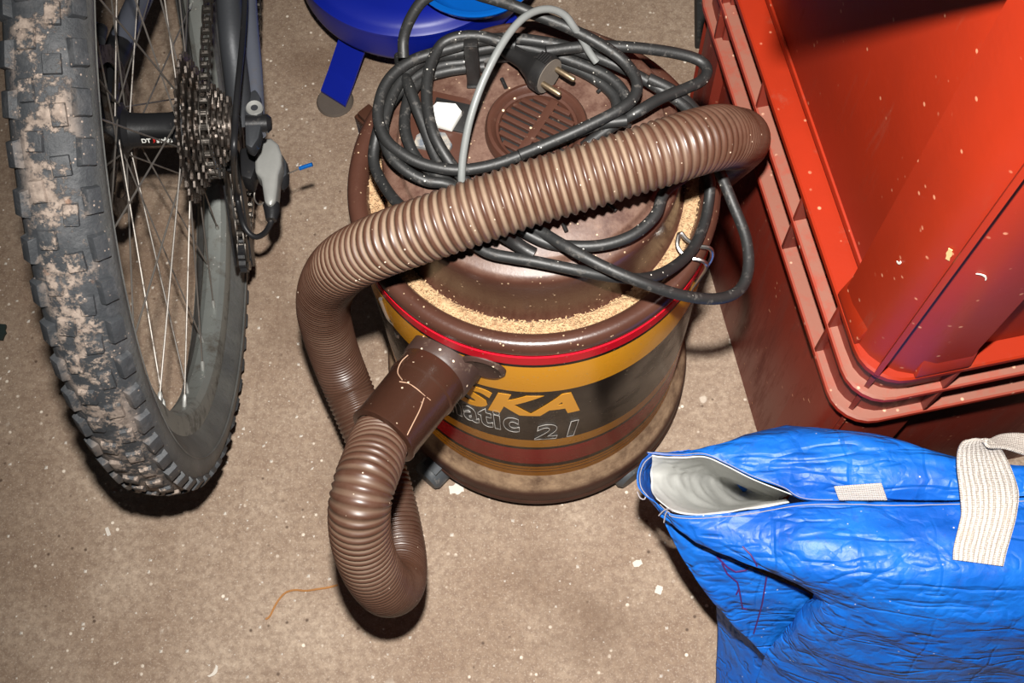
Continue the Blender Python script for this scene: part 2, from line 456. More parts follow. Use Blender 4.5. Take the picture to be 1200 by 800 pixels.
# wire clips
def clip(name, pts, parent=vac, r=.0018):
    k = MB(); k.tube(resample(spline(pts, 8), .002), r, 8); return k.build(name, M_chrome, parent)
clip('wire_clip', [V(802, 300, .434), V(794, 288, .436), V(797, 273, .438), V(805, 281, .437), V(817, 288, .437), V(832, 291, .436), V(834, 301, .428), V(826, 315, .418), V(812, 336, .392), V(807, 343, .385)])
clip('wire_clip', [V(812, 303, .4365), V(822, 305, .436), V(828, 311, .430), V(822, 322, .415), V(808, 342, .388)])
clip('wire_clip', [V(446, 350, .40), V(455, 372, .36), V(468, 385, .35), V(466, 394, .33), V(460, 372, .35), V(450, 352, .385)])

# inlet stub and cuff
ax0, ax1 = V(545, 393, .372), V(449, 511, .400)
axd = (ax1 - ax0); axl = axd.length; axd.normalize()
def axis_mat(p, d):
    q = d.to_track_quat('Z', 'Y'); return Matrix.Translation(p) @ q.to_matrix().to_4x4()
AM = axis_mat(ax0, axd)
k = MB()
k.lathe([(.0315, -.03), (.0345, .008), (.0325, .020), (.0315, .032), (.0312, .046), (.030, .048), (.029, .048)], 48, M=AM)
k.build('inlet_socket', M_dusty, vac)
k = MB()
k.lathe([(.0270, .03), (.0298, .044), (.0298, .062), (.0305, .0625), (.0305, .0655), (.0292, .067), (.0285, axl - .004), (.0292, axl - .002), (.0292, axl), (.0245, axl + .001), (.022, axl - .01)], 48, M=AM)
k.box((-.0022, -.0318, .066), (.0022, -.0275, axl - .002), M=AM @ Matrix.Rotation(math.radians(18), 4, 'Z'))
hose_cuff = k.build('hose_cuff', M_brown_clean, vac)
M_crack = mat('pale_glue_line', (170, 136, 112), .7, bump=.2)
for pts in ([(468, 447), (478, 449), (488, 455), (497, 463), (506, 470)], [(497, 466), (492, 480), (484, 496), (476, 512)], [(478, 416), (470, 424), (466, 436), (472, 446)]):
    k = MB()
    pp = []
    for px, py in pts:                      # lay the line on the cuff surface
        best = None
        for z in [.36 + .001 * i for i in range(90)]:
            p = V(px, py, z); rel = p - ax0; d = (rel - axd * rel.dot(axd)).length
            rr = .0305 if rel.dot(axd) < .066 else .0290
            if d <= rr + .0008: best = p
        if best is not None: pp.append(best)
    if len(pp) > 2:
        k.tube(resample(spline(pp, 6), .002), .00045, 6); k.build('glue_line', M_crack, hose_cuff)
# round socket recess on the drum beside the inlet
p = V(567, 428, .395); a = math.atan2(p.y, p.x)
k = MB(); k.lathe([(.0, .002), (.010, .002), (.016, .004), (.0190, .002), (.0195, -.004)], 32, M=axis_mat(Vector((.152 * math.cos(a), .152 * math.sin(a), .396)), Vector((math.cos(a), math.sin(a), 0))))
k.build('drum_plug', M_dusty, vac)

# ribbed hose
HR = .0240
hp = [ax1 - axd * .02, ax1 + axd * .004,
      V(437, 540, .412), V(426, 570, .418), V(421, 600, .412), V(424, 635, .388), V(436, 668, .345), V(453, 689, .290), V(467, 684, .235), V(470, 655, .200), V(463, 610, .188), V(452, 565, .188), V(438, 525, .192),
      V(421, 485, .200), V(406, 450, .212), V(394, 420, .238), V(385, 392, .278), V(379, 362, .335), V(384, 334, .402), V(404, 309, .462), V(445, 288, .502), V(500, 268, .525), V(560, 247, .538),
      V(630, 224, .545), V(700, 203, .552), V(770, 181, .556), V(815, 167, .550), V(842, 161, .534), V(856, 162, .505)]
e = hp[-1]
hp += [Vector((.158 - VX, .520 - VY, .455)), Vector((.153 - VX, .548 - VY, .375)), Vector((.150 - VX, .585 - VY, .270)), Vector((.145 - VX, .615 - VY, .16)), Vector((.142 - VX, .635 - VY, .07))]
path = spline(hp, 16)
path = resample(path, .0007)
# local bending decides how tight the ribs are packed
ph = 0.0; phs = []; str_ = []
nP = len(path)
for i in range(nP):
    s = i * .0007
    d1 = (path[min(nP - 1, i + 40)] - path[i]); d0 = (path[i] - path[max(0, i - 40)])
    cv = d1.angle(d0, 0) if d1.length > 0 and d0.length > 0 else 0
    st = max(0, 1 - cv / .9)
    if .16 < s < .62: st *= .35
    if path[i].x > .06: st *= max(.25, 1 - (path[i].x - .06) / .09)
    str_.append(st)
for i in range(nP):
    w = str_[max(0, i - 60):i + 61]; st = sum(w) / len(w)
    pitch = .0042 + .0026 * st
    ph += .0007 / pitch; phs.append((ph, st))
k = MB()
def hrad(i):
    p_, st = phs[i]; w = .5 + .5 * math.cos(2 * PI * p_)
    return HR - (.0012 + .0012 * st) * (1 - w ** .8)
k.tube(path, hrad, 36)
t = NT('hose_plastic')
at_ = t.n('ShaderNodeAttribute'); at_.attribute_name = 'groove'
fz = t.math('MULTIPLY', at_.outputs['Fac'], t.ramp(t.noise(45, 5), [(.25, .55), (.6, 1.0)]))
o = t.mix(t.noise(60, 6), s2l((63, 39, 29)), s2l((81, 55, 43)))
o = t.mix(t.ramp(t.noise(28, 7, .7), [(.46, 0.0), (.72, .4)]), o, s2l((104, 80, 68)))
o = t.mix(fz, o, s2l((128, 108, 90)))
f = t.math('MULTIPLY', t.ramp(t.voro(170), [(.07, 1.0), (.12, 0.0)]), t.ramp(t.noise(50, 2), [(.56, 0.0), (.6, .9)]))
o = t.mix(f, o, s2l((226, 206, 184)))
t.base(o); t.rough(t.math('ADD', t.math('MULTIPLY', fz, .4), .36))
M_hose = t.m
me = k.mesh('hose', M_hose, angle=80)
a_ = me.attributes.new('groove', 'FLOAT', 'POINT')
vals = []
for i in range(nP):
    p_, st = phs[i]; w = .5 + .5 * math.cos(2 * PI * p_)
    g = min(1, max(0, (1 - w - .42) * 3)) * min(1, max(.1, st * 1.8 - .35))
    vals += [g] * 36
a_.data.foreach_set('value', vals[:len(me.vertices)])
hose = link('hose', me, vac)
k = MB(); q = path[-1]; dq = (path[-1] - path[-30]).normalized()
k.lathe([(.0, .02), (.024, .02), (.0265, .018), (.0265, -.04), (.0255, -.043), (.022, -.043)], 32, M=axis_mat(q - dq * .01, dq))
k.build('hose_end_cuff', M_brown_clean, vac)

# power cord
def PX(lst): return [V(*p) for p in lst]
cords = [
 [(604, 53, .5195), (584, 48, .521), (566, 43, .524), (548, 42, .525), (530, 45, .524), (515, 55, .522), (503, 81, .521), (500, 114, .520), (507, 153, .518), (522, 182, .512), (540, 206, .503), (560, 225, .501)],
 [(590, 240, .500), (570, 222, .501)],
 [(468, 66, .500), (471, 82, .506), (478, 98, .514), (486, 120, .514), (497, 148, .509), (509, 180, .503), (522, 205, .500)],
 # outermost loop that climbs out over the top of the picture and comes back round
 [(735, 141, .520), (700, 146, .517), (660, 162, .515), (610, 182, .512), (574, 194, .511), (535, 199, .512), (496, 192, .513), (470, 179, .515), (452, 163, .516), (443, 138, .517), (447, 110, .518), (460, 88, .519), (483, 71, .519), (509, 62, .519), (541, 53, .519), (566, 47, .519), (600, 45, .518), (636, 49, .516), (665, 55, .515), (707, 70, .513), (746, 88, .510), (782, 110, .506), (803, 125, .500), (815, 140, .49)],
 [(473, 68, .524), (473, 45, .532), (482, 20, .545), (499, -2, .556), (530, -14, .562), (567, -4, .560), (600, 6, .552), (622, 15, .548), (665, 32, .540), (707, 54, .532), (733, 74, .527), (746, 95, .526), (743, 114, .526), (723, 130, .527), (681, 151, .524), (640, 169, .520), (605, 183, .518)],
 [(580, 236, .503), (548, 226, .503), (522, 215, .504), (500, 212, .506), (476, 200, .509), (457, 181, .511), (449, 153, .511), (454, 128, .511), (462, 107, .511), (478, 84, .511), (502, 68, .511), (541, 62, .510), (580, 55, .509), (600, 53, .509), (642, 62, .508), (688, 78, .506), (714, 91, .505), (730, 107, .504), (736, 125, .503), (733, 150, .502)],
 [(520, 262, .500), (492, 256, .4985), (466, 238, .492), (448, 214, .486), (438, 190, .484), (440, 165, .488), (448, 140, .496), (464, 112, .502), (490, 88, .504), (520, 76, .502), (545, 73, .501), (570, 70, .500), (600, 66, .4995), (650, 72, .4995), (690, 88, .4995), (718, 110, .4995), (724, 130, .4995)],
 [(555, 230, .500), (520, 210, .501), (492, 190, .502), (478, 165, .503), (474, 140, .503), (480, 112, .502), (497, 92, .5005), (520, 84, .4995), (545, 80, .4995), (570, 78, .4995)],
 # loops below the hose
 [(820, 195, .500), (798, 210, .499), (778, 226, .499), (768, 252, .499), (742, 275, .499), (706, 287, .4985), (667, 288, .4985), (640, 284, .500), (612, 270, .503), (590, 255, .505)],
 [(540, 275, .4985), (570, 295, .4985), (600, 302, .4985), (625, 306, .4985), (674, 316, .496), (716, 324, .490), (755, 326, .478), (784, 316, .462), (810, 294, .447), (824, 265, .442), (830, 240, .442), (832, 215, .448), (828, 195, .456)],
 [(600, 252, .508), (618, 262, .506), (635, 272, .504), (667, 291, .5085), (709, 313, .5070), (755, 332, .500), (800, 346, .485), (840, 350, .470), (866, 340, .462), (877, 315, .46), (874, 278, .462), (859, 239, .468), (848, 212, .476), (838, 190, .485)],
 # right-hand loop beyond the lid
 [(640, 60, .523), (680, 55, .522), (714, 54, .522), (756, 57, .518), (795, 63, .512), (820, 71, .508), (829, 82, .507), (823, 94, .508), (805, 103, .511), (775, 115, .516), (749, 130, .5195), (727, 142, .512), (700, 160, .508), (680, 175, .506)],
 [(760, 92, .513), (785, 104, .508), (806, 120, .499), (820, 135, .487)],
]
k = MB()
for c in cords:
    k.tube(resample(spline(PX(c), 8), .0035), .00445, 10)
cord = k.build('power_cord', M_rubber, vac, angle=60)
# plug
pA, pB = V(588, 56, .512), V(622, 82, .513)
pd = (V(652, 95, .516) - V(600, 63, .512)).normalized()
pm = axis_mat(V(606, 66, .514), pd)
psep = pd.cross(Vector((0, 0, 1))).normalized()
k = MB()
k.lathe([(.0, -.016), (.0055, -.015), (.0065, -.008), (.0072, .006), (.011, .016), (.0150, .022), (.0155, .024), (.0155, .031), (.0145, .032), (.0, .032)], 28, M=pm)
face = MB(); face.lathe([(0, .0318), (.0142, .0318), (.0142, .0326), (0, .0326)], 28, M=pm)
for s_ in (-1, 1):
    for j in range(5):
        k.box((-.002, s_ * .0155 - .0012, .022 + j * .002), (.006, s_ * .0155 + .0012, .0232 + j * .002), M=pm)
plug = k.build('plug', M_black, cord, angle=35); tag(plug, 'black moulded mains plug with dusty face')
face.build('plug_face', mat('dusty_plug_face', (96, 88, 80), .8), cord)
k = MB()
for s_ in (-1, 1):
    k.lathe([(.0, .0505), (.0016, .0502), (.0023, .049), (.0023, .031)], 12, M=Matrix.Translation(psep * (s_ * .0085)) @ pm)
tag(k.build('plug_pins', M_pin, cord), 'two round brass plug pins')
# lighter stretch of the cord arching over the coil
g = [(541, 212, .515), (541, 204, .519), (543, 180, .529), (550, 143, .544), (561, 108, .556), (575, 76, .565), (592, 46, .570), (610, 24, .570), (628, 13, .566), (646, 11, .560), (662, 18, .552), (672, 31, .544), (681, 44, .534), (690, 60, .524), (700, 74, .517)]
k = MB(); k.tube(resample(spline([at(p[0], p[1], zz(p[2])) for p in g], 8), .003), .0029, 10)
tag(k.build('grey_cable', M_grey_cable), 'thin pale grey cable arching over the black cord coil on the lid', 'cable')

# sawdust lying in the lid channel
k = MB()
n = 260
rows = []
for i in range(n + 1):
    a = 2 * PI * i / n
    fr = .5 - .5 * math.sin(a)                       # fuller at the front
    row = []
    for j in range(7):
        u = j / 6; r = .1245 + (.1385 - .1245) * u
        hump = math.sin(PI * min(1, max(0, u))) ** .6
        h = .4203 + hump * (.0008 + .0042 * fr * (.6 + .8 * noise.noise(Vector((math.cos(a) * 9, math.sin(a) * 9, u * 3))))) + .0012 * noise.noise(Vector((math.cos(a) * 60, math.sin(a) * 60, u * 9)))
        row.append((r * math.cos(a), r * math.sin(a), h))
    rows.append(row)
k.grid(rows)
for i in range(2600):
    a = random.gauss(-PI / 2, 1.1) if random.random() < .8 else random.uniform(0, 2 * PI); r = random.uniform(.1255, .1385)
    s_ = random.uniform(.0004, .0013)
    z = .4235 + .0025 * (.5 - .5 * math.sin(a))
    Mx = Matrix.Translation((r * math.cos(a), r * math.sin(a), z)) @ Matrix.Rotation(random.uniform(0, 6), 4, 'Z') @ Matrix.Rotation(random.uniform(-.6, .6), 4, 'X')
    k.add([(-s_, -s_ * .35, 0), (s_, -s_ * .4, 0), (s_ * .9, s_ * .4, .0004), (-s_, s_ * .3, .0003)], [(0, 1, 2, 3)], Mx)
sd = k.build('sawdust', M_sawdust, None)
sd.location = (VX, VY, LIFT)
tag(sd, 'pale sawdust lying in the channel around the vacuum cleaner lid', 'sawdust', kind='stuff')

# ------------------------------------------------------------------ stacked crates
CA = at(796, 197, 0); CA.z = 0
cu_ = Vector((.2086, -.978, 0)); cv_ = Vector((.978, .2086, 0))
CL, CW = .44, .62
CM = Matrix(((cv_.x, cu_.x, 0, CA.x), (cv_.y, cu_.y, 0, CA.y), (0, 0, 1, 0), (0, 0, 0, 1)))   # local x = to the right (v), local y = towards the camera (u)
def rrect(off, rad, n=6):
    """outline of the crate, grown by off, rounded"""
    pts = []
    for cx, cy, a0 in ((CW + off - rad, CL + off - rad, 0), (-off + rad, CL + off - rad, 90), (-off + rad, -off + rad, 180), (CW + off - rad, -off + rad, 270)):
        for i in range(n + 1):
            a = math.radians(a0 + 90 * i / n); pts.append((cx + rad * math.cos(a), cy + rad * math.sin(a)))
    return pts
def ring_mb(out, inn, z0, z1, ro, ri, edge=.0015):
    k = MB(); A_ = rrect(out, ro); A2 = rrect(out - edge, ro); B_ = rrect(inn, ri); n = len(A_)
    layers = [[(x, y, z0) for x, y in A_], [(x, y, z1 - edge) for x, y in A_], [(x, y, z1) for x, y in A2], [(x, y, z1) for x, y in B_], [(x, y, z0) for x, y in B_]]
    vs = [p for l in layers for p in l]; fs = []
    for a in range(5):
        b = (a + 1) % 5
        for i in range(n):
            j = (i + 1) % n; fs.append((a * n + i, a * n + j, b * n + j, b * n + i))
    k.add(vs, fs); return k
def crate(name, label, z0, body_h, m, flz, rim_z, foot):
    root = empty(name); root.matrix_world = CM @ Matrix.Translation((0, 0, z0))
    tag(root, label, 'crate')
    H = rim_z - z0; HW = H - .004
    # four walls and bottom
    wi = .006 if foot else 0
    walls = {'side': [((wi, .02, .012), (wi + .004, CL - .02, HW)), ((CW - .004, .02, .012), (CW, CL - .02, HW))], 'end': [((.02, CL - .004, .012), (CW - .02, CL, HW)), ((.02, 0, .012), (CW - .02, .004, HW))]}
    for a, b in walls['side'] + walls['end']:
        bx('wall_panel', m, (a[0], a[1], .001), b, root, .0008)
    bx('bottom', m, (.004, .004, .006), (CW - .004, CL - .004, .014), root, .001)
    # corner columns: L shaped, rounded, with a thin rib down the corner
    for sx, sy in ((0, 0), (0, 1), (1, 0), (1, 1)):
        k = MB(); pr = .0140 if foot else .0090; w = .064; rd = .046 if foot else .034
        pts = [(0.003, w), (-pr, w - .004)]
        pts += [(-pr, rd)]
        for i in range(1, 7):
            a = PI + (PI / 2) * i / 6
            pts.append((-pr + rd + rd * math.cos(a) * 1.0, -pr + rd + rd * math.sin(a)))
        pts += [(w - .004, -pr), (w, .003), (.008, .004), (.004, .008)]
        q = [((x if not sx else CW - x), (CL - y if sy else y)) for x, y in pts]
        k.prism(q, .0, H - .002)
        c_ = k.build('corner_column', m, root, angle=30)
        d = Vector((-1, -1)).normalized(); b0 = Vector((-pr + rd * .31, -pr + rd * .31)); b1 = Vector((-.0078, -.0078)) if foot else b0 + d * .006; sd_ = Vector((d.y, -d.x)) * .0020
        q = [b0 + sd_, b1 + sd_, b1 - sd_, b0 - sd_]
        q = [((p.x if not sx else CW - p.x), (CL - p.y if sy else p.y)) for p in q]
        k = MB(); k.prism(q, 0, H - .001); k.build('corner_rib', m, c_)
        if foot:
            # sloped shoe where the column meets the ledge
            for swap in (0, 1):
                k = MB()
                s0, s1 = .020, w - .001; o0 = pr - .002; o1 = .0165
                vs = []
                for s_ in (s0, s1):
                    vs += [(-o0, s_, .030), (-o1, s_, .006), (-o1, s_, .0), (0, s_, .0), (0, s_, .030)]
                if swap: vs = [(y, x, z) for x, y, z in vs]
                vs = [((x if not sx else CW - x), (CL - y if sy else y), z) for x, y, z in vs]
                k.add(vs, [(0, 1, 2, 3, 4), (9, 8, 7, 6, 5)] + [(i, (i + 1) % 5, 5 + (i + 1) % 5, 5 + i) for i in range(5)])
                k.build('column_shoe', m, c_, bevel=.001)
    # flanges
    for i, z in enumerate(flz):
        top = i == len(flz) - 1
        ring_mb(.0165, -.013 if top else -.001, z - z0 - .007, z - z0, .034, .014).build('rim_flange', M_crate if top else M_flange, root, angle=30)
    # gussets between the flanges
    if len(flz) > 1:
        za, zb = flz[0] - z0, flz[-1] - z0 - .006
        for uu in (.055, .07 + .1, .285, .385):
            bx('gusset', m, (-.0160, uu - .0018, za - .004), (.002, uu + .0018, zb), root, .0004)
        for vv in (.058, .165, .275, .385, .495, .585):
            bx('gusset', m, (vv - .0018, CL - .002, za - .004), (vv + .0018, CL + .0160, zb), root, .0004)
    return root
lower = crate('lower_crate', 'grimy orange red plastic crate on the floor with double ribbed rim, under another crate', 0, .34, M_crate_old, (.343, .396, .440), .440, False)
lower.name = 'plastic_crate'
upper = crate('plastic_crate', 'bright orange red plastic crate stacked on top of the grimy one', .440, .44, M_crate, (.835, .860, .885), .885, True)
# unseen board added on the top crate, shaped to throw the shade on its side
def uv(u, v, z): return CM @ Vector((v, u, z))
k = MB()
P0, P1, P2, P3 = (-.128, .360), (.50, .655), (.42, .86), (-.21, .56)
ba = uv(.376, -.145, 0); bb = uv(.411, -.053, 0)
dr = (bb - ba).normalized(); back = Vector((-dr.y, dr.x, 0))
if back.y < 0: back = -back
q = [ba, ba + dr * .6, ba + dr * .6 + back * .22, ba + back * .22]
k.prism([(p.x, p.y) for p in q], .886, .904)
tag(k.build('shade_board', M_board, bevel=.002), 'unseen rough board added across the top of the upper crate to cast shade', 'board')

# ------------------------------------------------------------------ blue tank
TR = .148
tf = at(478, 71, .085); TC = Vector((tf.x + .004, tf.y + TR, 0))
tank = empty('blue_tank', TC)
tag(tank, 'dark blue round metal tank on flat splayed legs behind the vacuum cleaner', 'tank')
k = MB(); k.lathe([(.0, .070), (.10, .071), (.138, .076), (.146, .084), (TR, .092), (TR, .128), (TR + .0018, .130), (TR + .0018, .135), (TR - .001, .137), (TR - .004, .1405), (.138, .145), (.12, .1475), (.06, .149), (0, .150)], 96)
k.build('body', M_blue, tank)
fv = at(391, 118, .006) - TC; FR = math.hypot(fv.x, fv.y); FA = math.degrees(math.atan2(fv.y, fv.x))
for i, ang in enumerate((FA, FA + 90, FA + 180, FA + 270)):
    a = math.radians(ang)
    R = Matrix.Rotation(a, 4, 'Z')
    k = MB()
    prof = [(FR - .10, .094), (FR - .072, .090), (FR - .022, .034), (FR, .0125)]
    th = .004; w = .0200
    vs = []
    for r_, z_ in prof: vs += [(r_, -w, z_), (r_, w, z_), (r_, w, z_ - th), (r_, -w, z_ - th)]
    fs = [(0, 1, 2, 3), (15, 14, 13, 12)]
    for j in range(3):
        for m_ in range(4): fs.append((j * 4 + m_, j * 4 + (m_ + 1) % 4, (j + 1) * 4 + (m_ + 1) % 4, (j + 1) * 4 + m_))
    k.add(vs, fs, R)
    lg = k.build('leg', M_blue, tank, smooth=False)
    k = MB(); k.lathe([(0, .0), (.022, .0), (.024, .002), (.022, .005), (0, .005)], 28, M=R @ Matrix.Translation((FR - .002, 0, 0))); k.build('rubber_pad', M_pad, lg)

bw = at(557, -46, .18)
k = MB(); k.lathe([(0, .0), (.050, .0), (.061, .005), (.070, .022), (.0725, .026), (.077, .0265), (.0785, .024), (.0775, .021), (.0740, .020), (.066, .003), (.053, -.004), (0, -.004)], 72)
bowl = k.build('bowl', M_lblue); bowl.location = (bw.x, bw.y, .154)
tag(bowl, 'bright light blue bowl resting on top of the dark blue tank', 'bowl')

# ------------------------------------------------------------------ black bar on the floor
a0, a1 = at(820, 58, 0), at(822, -90, 0)
d = (a1 - a0); L = d.length; d.normalize(); s_ = Vector((d.y, -d.x, 0))
k = MB(); q = [a0 - s_ * .007, a0 + s_ * .007, a1 + s_ * .008, a1 - s_ * .011]
k.prism([(p.x, p.y) for p in q], 0.0, .028)
tag(k.build('black_bar', M_dark_bar, bevel=.003), 'weathered black bar lying on the floor behind the crates', 'bar')

# ------------------------------------------------------------------ mountain bike (rear end)
yaw, lean, WR = -.0763, .0640, .345
f_ = Vector((math.sin(yaw), math.cos(yaw), 0)); r0 = Vector((math.cos(yaw), -math.sin(yaw), 0))
up2 = Vector((0, 0, 1)) * math.cos(lean) + r0 * math.sin(lean); a_ax = f_.cross(up2)
BC = Vector((-.3632, .6041, WR * math.cos(lean) + .0))
BM = Matrix(((a_ax.x, f_.x, up2.x, BC.x), (a_ax.y, f_.y, up2.y, BC.y), (a_ax.z, f_.z, up2.z, BC.z), (0, 0, 0, 1)))
bike = empty('bicycle'); bike.matrix_world = BM
tag(bike, 'muddy mountain bike seen from behind, rear wheel and gears in view', 'bicycle')
BI = BM.inverted()
def lx(px, py, x):
    o = BI @ CAMP; dd = BI.to_3x3() @ W((px - 600, py - 400, FPX)); return o + dd * ((x - o.x) / dd.x)
def lz(px, py, z):
    o = BI @ CAMP; dd = BI.to_3x3() @ W((px - 600, py - 400, FPX)); return o + dd * ((z - o.z) / dd.z)
# materials in wheel space
def tyre_mat(name, base_c, mud):
    t = NT(name); co = t.coord(bike)
    sp = t.n('ShaderNodeSeparateXYZ'); t.l(co, sp.inputs[0])
    x = t.math('ABSOLUTE', sp.outputs['X'])
    # radius from the axle: mud sits on the crown of the tread
    rr = t.math('SQRT', t.math('ADD', t.math('MULTIPLY', sp.outputs['Y'], sp.outputs['Y']), t.math('MULTIPLY', sp.outputs['Z'], sp.outputs['Z'])))
    crown = t.math('MULTIPLY', t.ramp(x, [(.012, 1.0), (.024, .0)]), t.ramp(rr, [(.325, 0.0), (.333, 1.0)]))
    o = t.mix(t.noise(30, 6), s2l(tuple(int(c * .8) for c in base_c)), s2l(tuple(int(c * 1.2) for c in base_c)))
    o = t.mix(t.math('MULTIPLY', t.ramp(rr, [(.318, 1.0), (.330, 0.0)]), t.ramp(t.noise(22, 6), [(.3, .3), (.7, .95)])), o, s2l((112, 112, 108)))
    o = t.mix(t.ramp(t.noise(55, 7, .7), [(.5, 0.0), (.75, .6)]), o, s2l((104, 104, 106)))
    m1 = t.ramp(t.math('ADD', t.math('MULTIPLY', t.noise(30, 9, .75), .7), t.math('MULTIPLY', t.noise(150, 5, .7), .3)), [(.492, 0.0), (.535, 1.0)])
    g = t.math('MULTIPLY', m1, crown)
    mudc = t.mix(t.ramp(t.noise(120, 5), [(.4, 0.0), (.65, 1.0)]), s2l((116, 103, 94)), s2l((162, 146, 134)))
    o = t.mix(g, o, mudc)
    f = t.math('MULTIPLY', t.ramp(t.voro(240), [(.12, 1.0), (.2, 0.0)]), t.ramp(t.noise(60, 2), [(.5, 0.0), (.57, .8)]))
    o = t.mix(t.math('MULTIPLY', f, t.ramp(rr, [(.31, .15), (.333, 1.0)])), o, s2l((180, 160, 146)))
    o2 = t.mix(t.math('MULTIPLY', crown, t.ramp(t.noise(48, 5), [(.66, 0.0), (.72, .6)])), o, s2l((140, 104, 82)))
    t.base(o2); t.rough(t.math('ADD', t.math('MULTIPLY', g, .3), .55)); t.bump(t.math('ADD', t.noise(180, 6, .7), t.math('MULTIPLY', g, .8)), .5, .002)
    return t.m
M_tyre = tyre_mat('muddy_tyre_rubber', (58, 60, 64), True)
M_alu = mat('dirty_aluminium', (150, 152, 150), .42, .6, dust=(96, 86, 78), dust_amt=.55, dscale=45)
M_rim = mat('grey_rim', (138, 141, 137), .45, .35, dust=(92, 86, 78), dust_amt=.5, dscale=30, speck=(190, 186, 180), sscale=140, samt=.08)
M_spoke = mat('steel_spoke', (140, 134, 128), .5, .6, dust=(120, 104, 92), dust_amt=.55, dscale=60)
M_greasy = mat('greasy_steel', (112, 104, 98), .33, .85, dust=(58, 46, 38), dust_amt=.46, dscale=90)
M_chain = mat('chain_steel', (120, 114, 108), .28, .9, dust=(40, 34, 30), dust_amt=.5, dscale=140)
M_bikeblack = mat('black_alloy', (38, 38, 40), .4, .2, dust=(104, 96, 88), dust_amt=.6, dscale=60)
M_frame = mat('silver_blue_frame', (104, 108, 120), .38, .3, dust=(100, 92, 86), dust_amt=.58, dscale=25)
M_dframe = mat('dark_grey_frame', (62, 64, 68), .5, .3, dust=(110, 104, 98), dust_amt=.62, dscale=30)
M_silver = mat('silver_paint', (176, 176, 172), .4, .4, dust=(110, 98, 88), dust_amt=.62, dscale=55)
M_red = mat('red_print', (180, 30, 26), .5, var=.05, bump=0)
M_bluecap = mat('blue_anodised', (20, 110, 200), .3, .5, var=.1)

k = MB()
k.lathe([(.283, -.0125), (.290, -.0155), (.300, -.0245), (.312, -.0292), (.322, -.0288), (.331, -.0242), (.3365, -.016), (.3390, -.007), (.3395, 0), (.3390, .007), (.3365, .016), (.331, .0242), (.322, .0288), (.312, .0292), (.300, .0245), (.290, .0155), (.283, .0125)], 160, axis='x')
for s_ in (-1, 1):      # moulded line on the sidewall
    k.lathe([(.3085, s_ * .0282), (.3095, s_ * .0296), (.3105, s_ * .0290)], 160, axis='x')
tyre = k.build('tyre', M_tyre, bike)
def knob_mesh(name, w, l, h, tp):
    k = MB(); k.add([(-w, -l, -.003), (w, -l, -.003), (w, l, -.003), (-w, l, -.003), (-w * tp, -l * tp, h), (w * tp, -l * tp, h), (w * tp, l * tp, h), (-w * tp, l * tp, h)],
          [(3, 2, 1, 0), (4, 5, 6, 7), (0, 1, 5, 4), (1, 2, 6, 5), (2, 3, 7, 6), (3, 0, 4, 7)])
    return k.mesh(name, M_tyre, bevel=.0009)
kn_c = knob_mesh('tread_knob', .0070, .0078, .0040, .84)
kn_m = knob_mesh('tread_knob', .0058, .0088, .0036, .84)
kn_s = knob_mesh('tread_knob', .0068, .0108, .0060, .80)
NR = 64
for i in range(NR):
    for (me, x, r, tilt, off) in ((kn_c, -.0075, .3375, -.18, 0), (kn_c, .0075, .3375, .18, .5), (kn_s, -.0215, .3305, -.85, .25), (kn_s, .0215, .3305, .85, .25)):
        if me is kn_c and i % 2: me = kn_m; x *= 1.25
        a = 2 * PI * (i + off) / NR
        M_ = Matrix.Rotation(a, 4, 'X') @ Matrix.Translation((x, 0, r)) @ Matrix.Rotation(tilt, 4, 'Y') @ Matrix.Rotation(random.uniform(-.1, .1), 4, 'Z')
        o = link('tread_knob', me, tyre, M_)
k = MB()
k.lathe([(.2885, -.0130), (.2885, -.0150), (.2780, -.0150), (.2700, -.0125), (.2660, -.0070), (.2650, 0), (.2660, .0070), (.2700, .0125), (.2780, .0150), (.2885, .0150), (.2885, .0130)], 128, axis='x')
rim = k.build('rim', M_rim, bike, angle=25)
hubx = (-.034, .026)
nip = MB(); nip.lathe([(.0016, 0), (.0021, .001), (.0021, .010), (.0013, .0125)], 8); nip_me = nip.mesh('nipple', M_silver)
for i in range(32):
    a = 2 * PI * (i + .35) / 32; side = i % 2; cross = 1 if (i // 2) % 2 else -1
    ha = a + cross * 1.12; x0 = hubx[side] + (.001 if (i // 2) % 2 else -.001)
    p0 = Vector((x0, .0225 * math.sin(ha), .0225 * math.cos(ha))); p1 = Vector((.0035 * (1 if side else -1), .2655 * math.sin(a), .2655 * math.cos(a)))
    k = MB(); k.tube([p0, p0.lerp(p1, .5), p1], .00085, 6); k.build('spoke', M_spoke, bike)
    dd = (p0 - p1).normalized(); link('nipple', nip_me, rim, axis_mat(p1, dd))
# hub
k = MB()
k.lathe([(0, -.062), (.009, -.062), (.011, -.058), (.011, -.040), (.020, -.0365), (.0262, -.0355), (.0262, -.0325), (.0205, -.031), (.0165, -.026), (.0155, -.012), (.0155, .010), (.0170, .018), (.0205, .0235), (.0262, .0245), (.0262, .0275), (.02, .029), (.012, .03), (.010, .075), (0, .075)], 48, axis='x')
hub = k.build('hub', M_bikeblack, bike, angle=30)
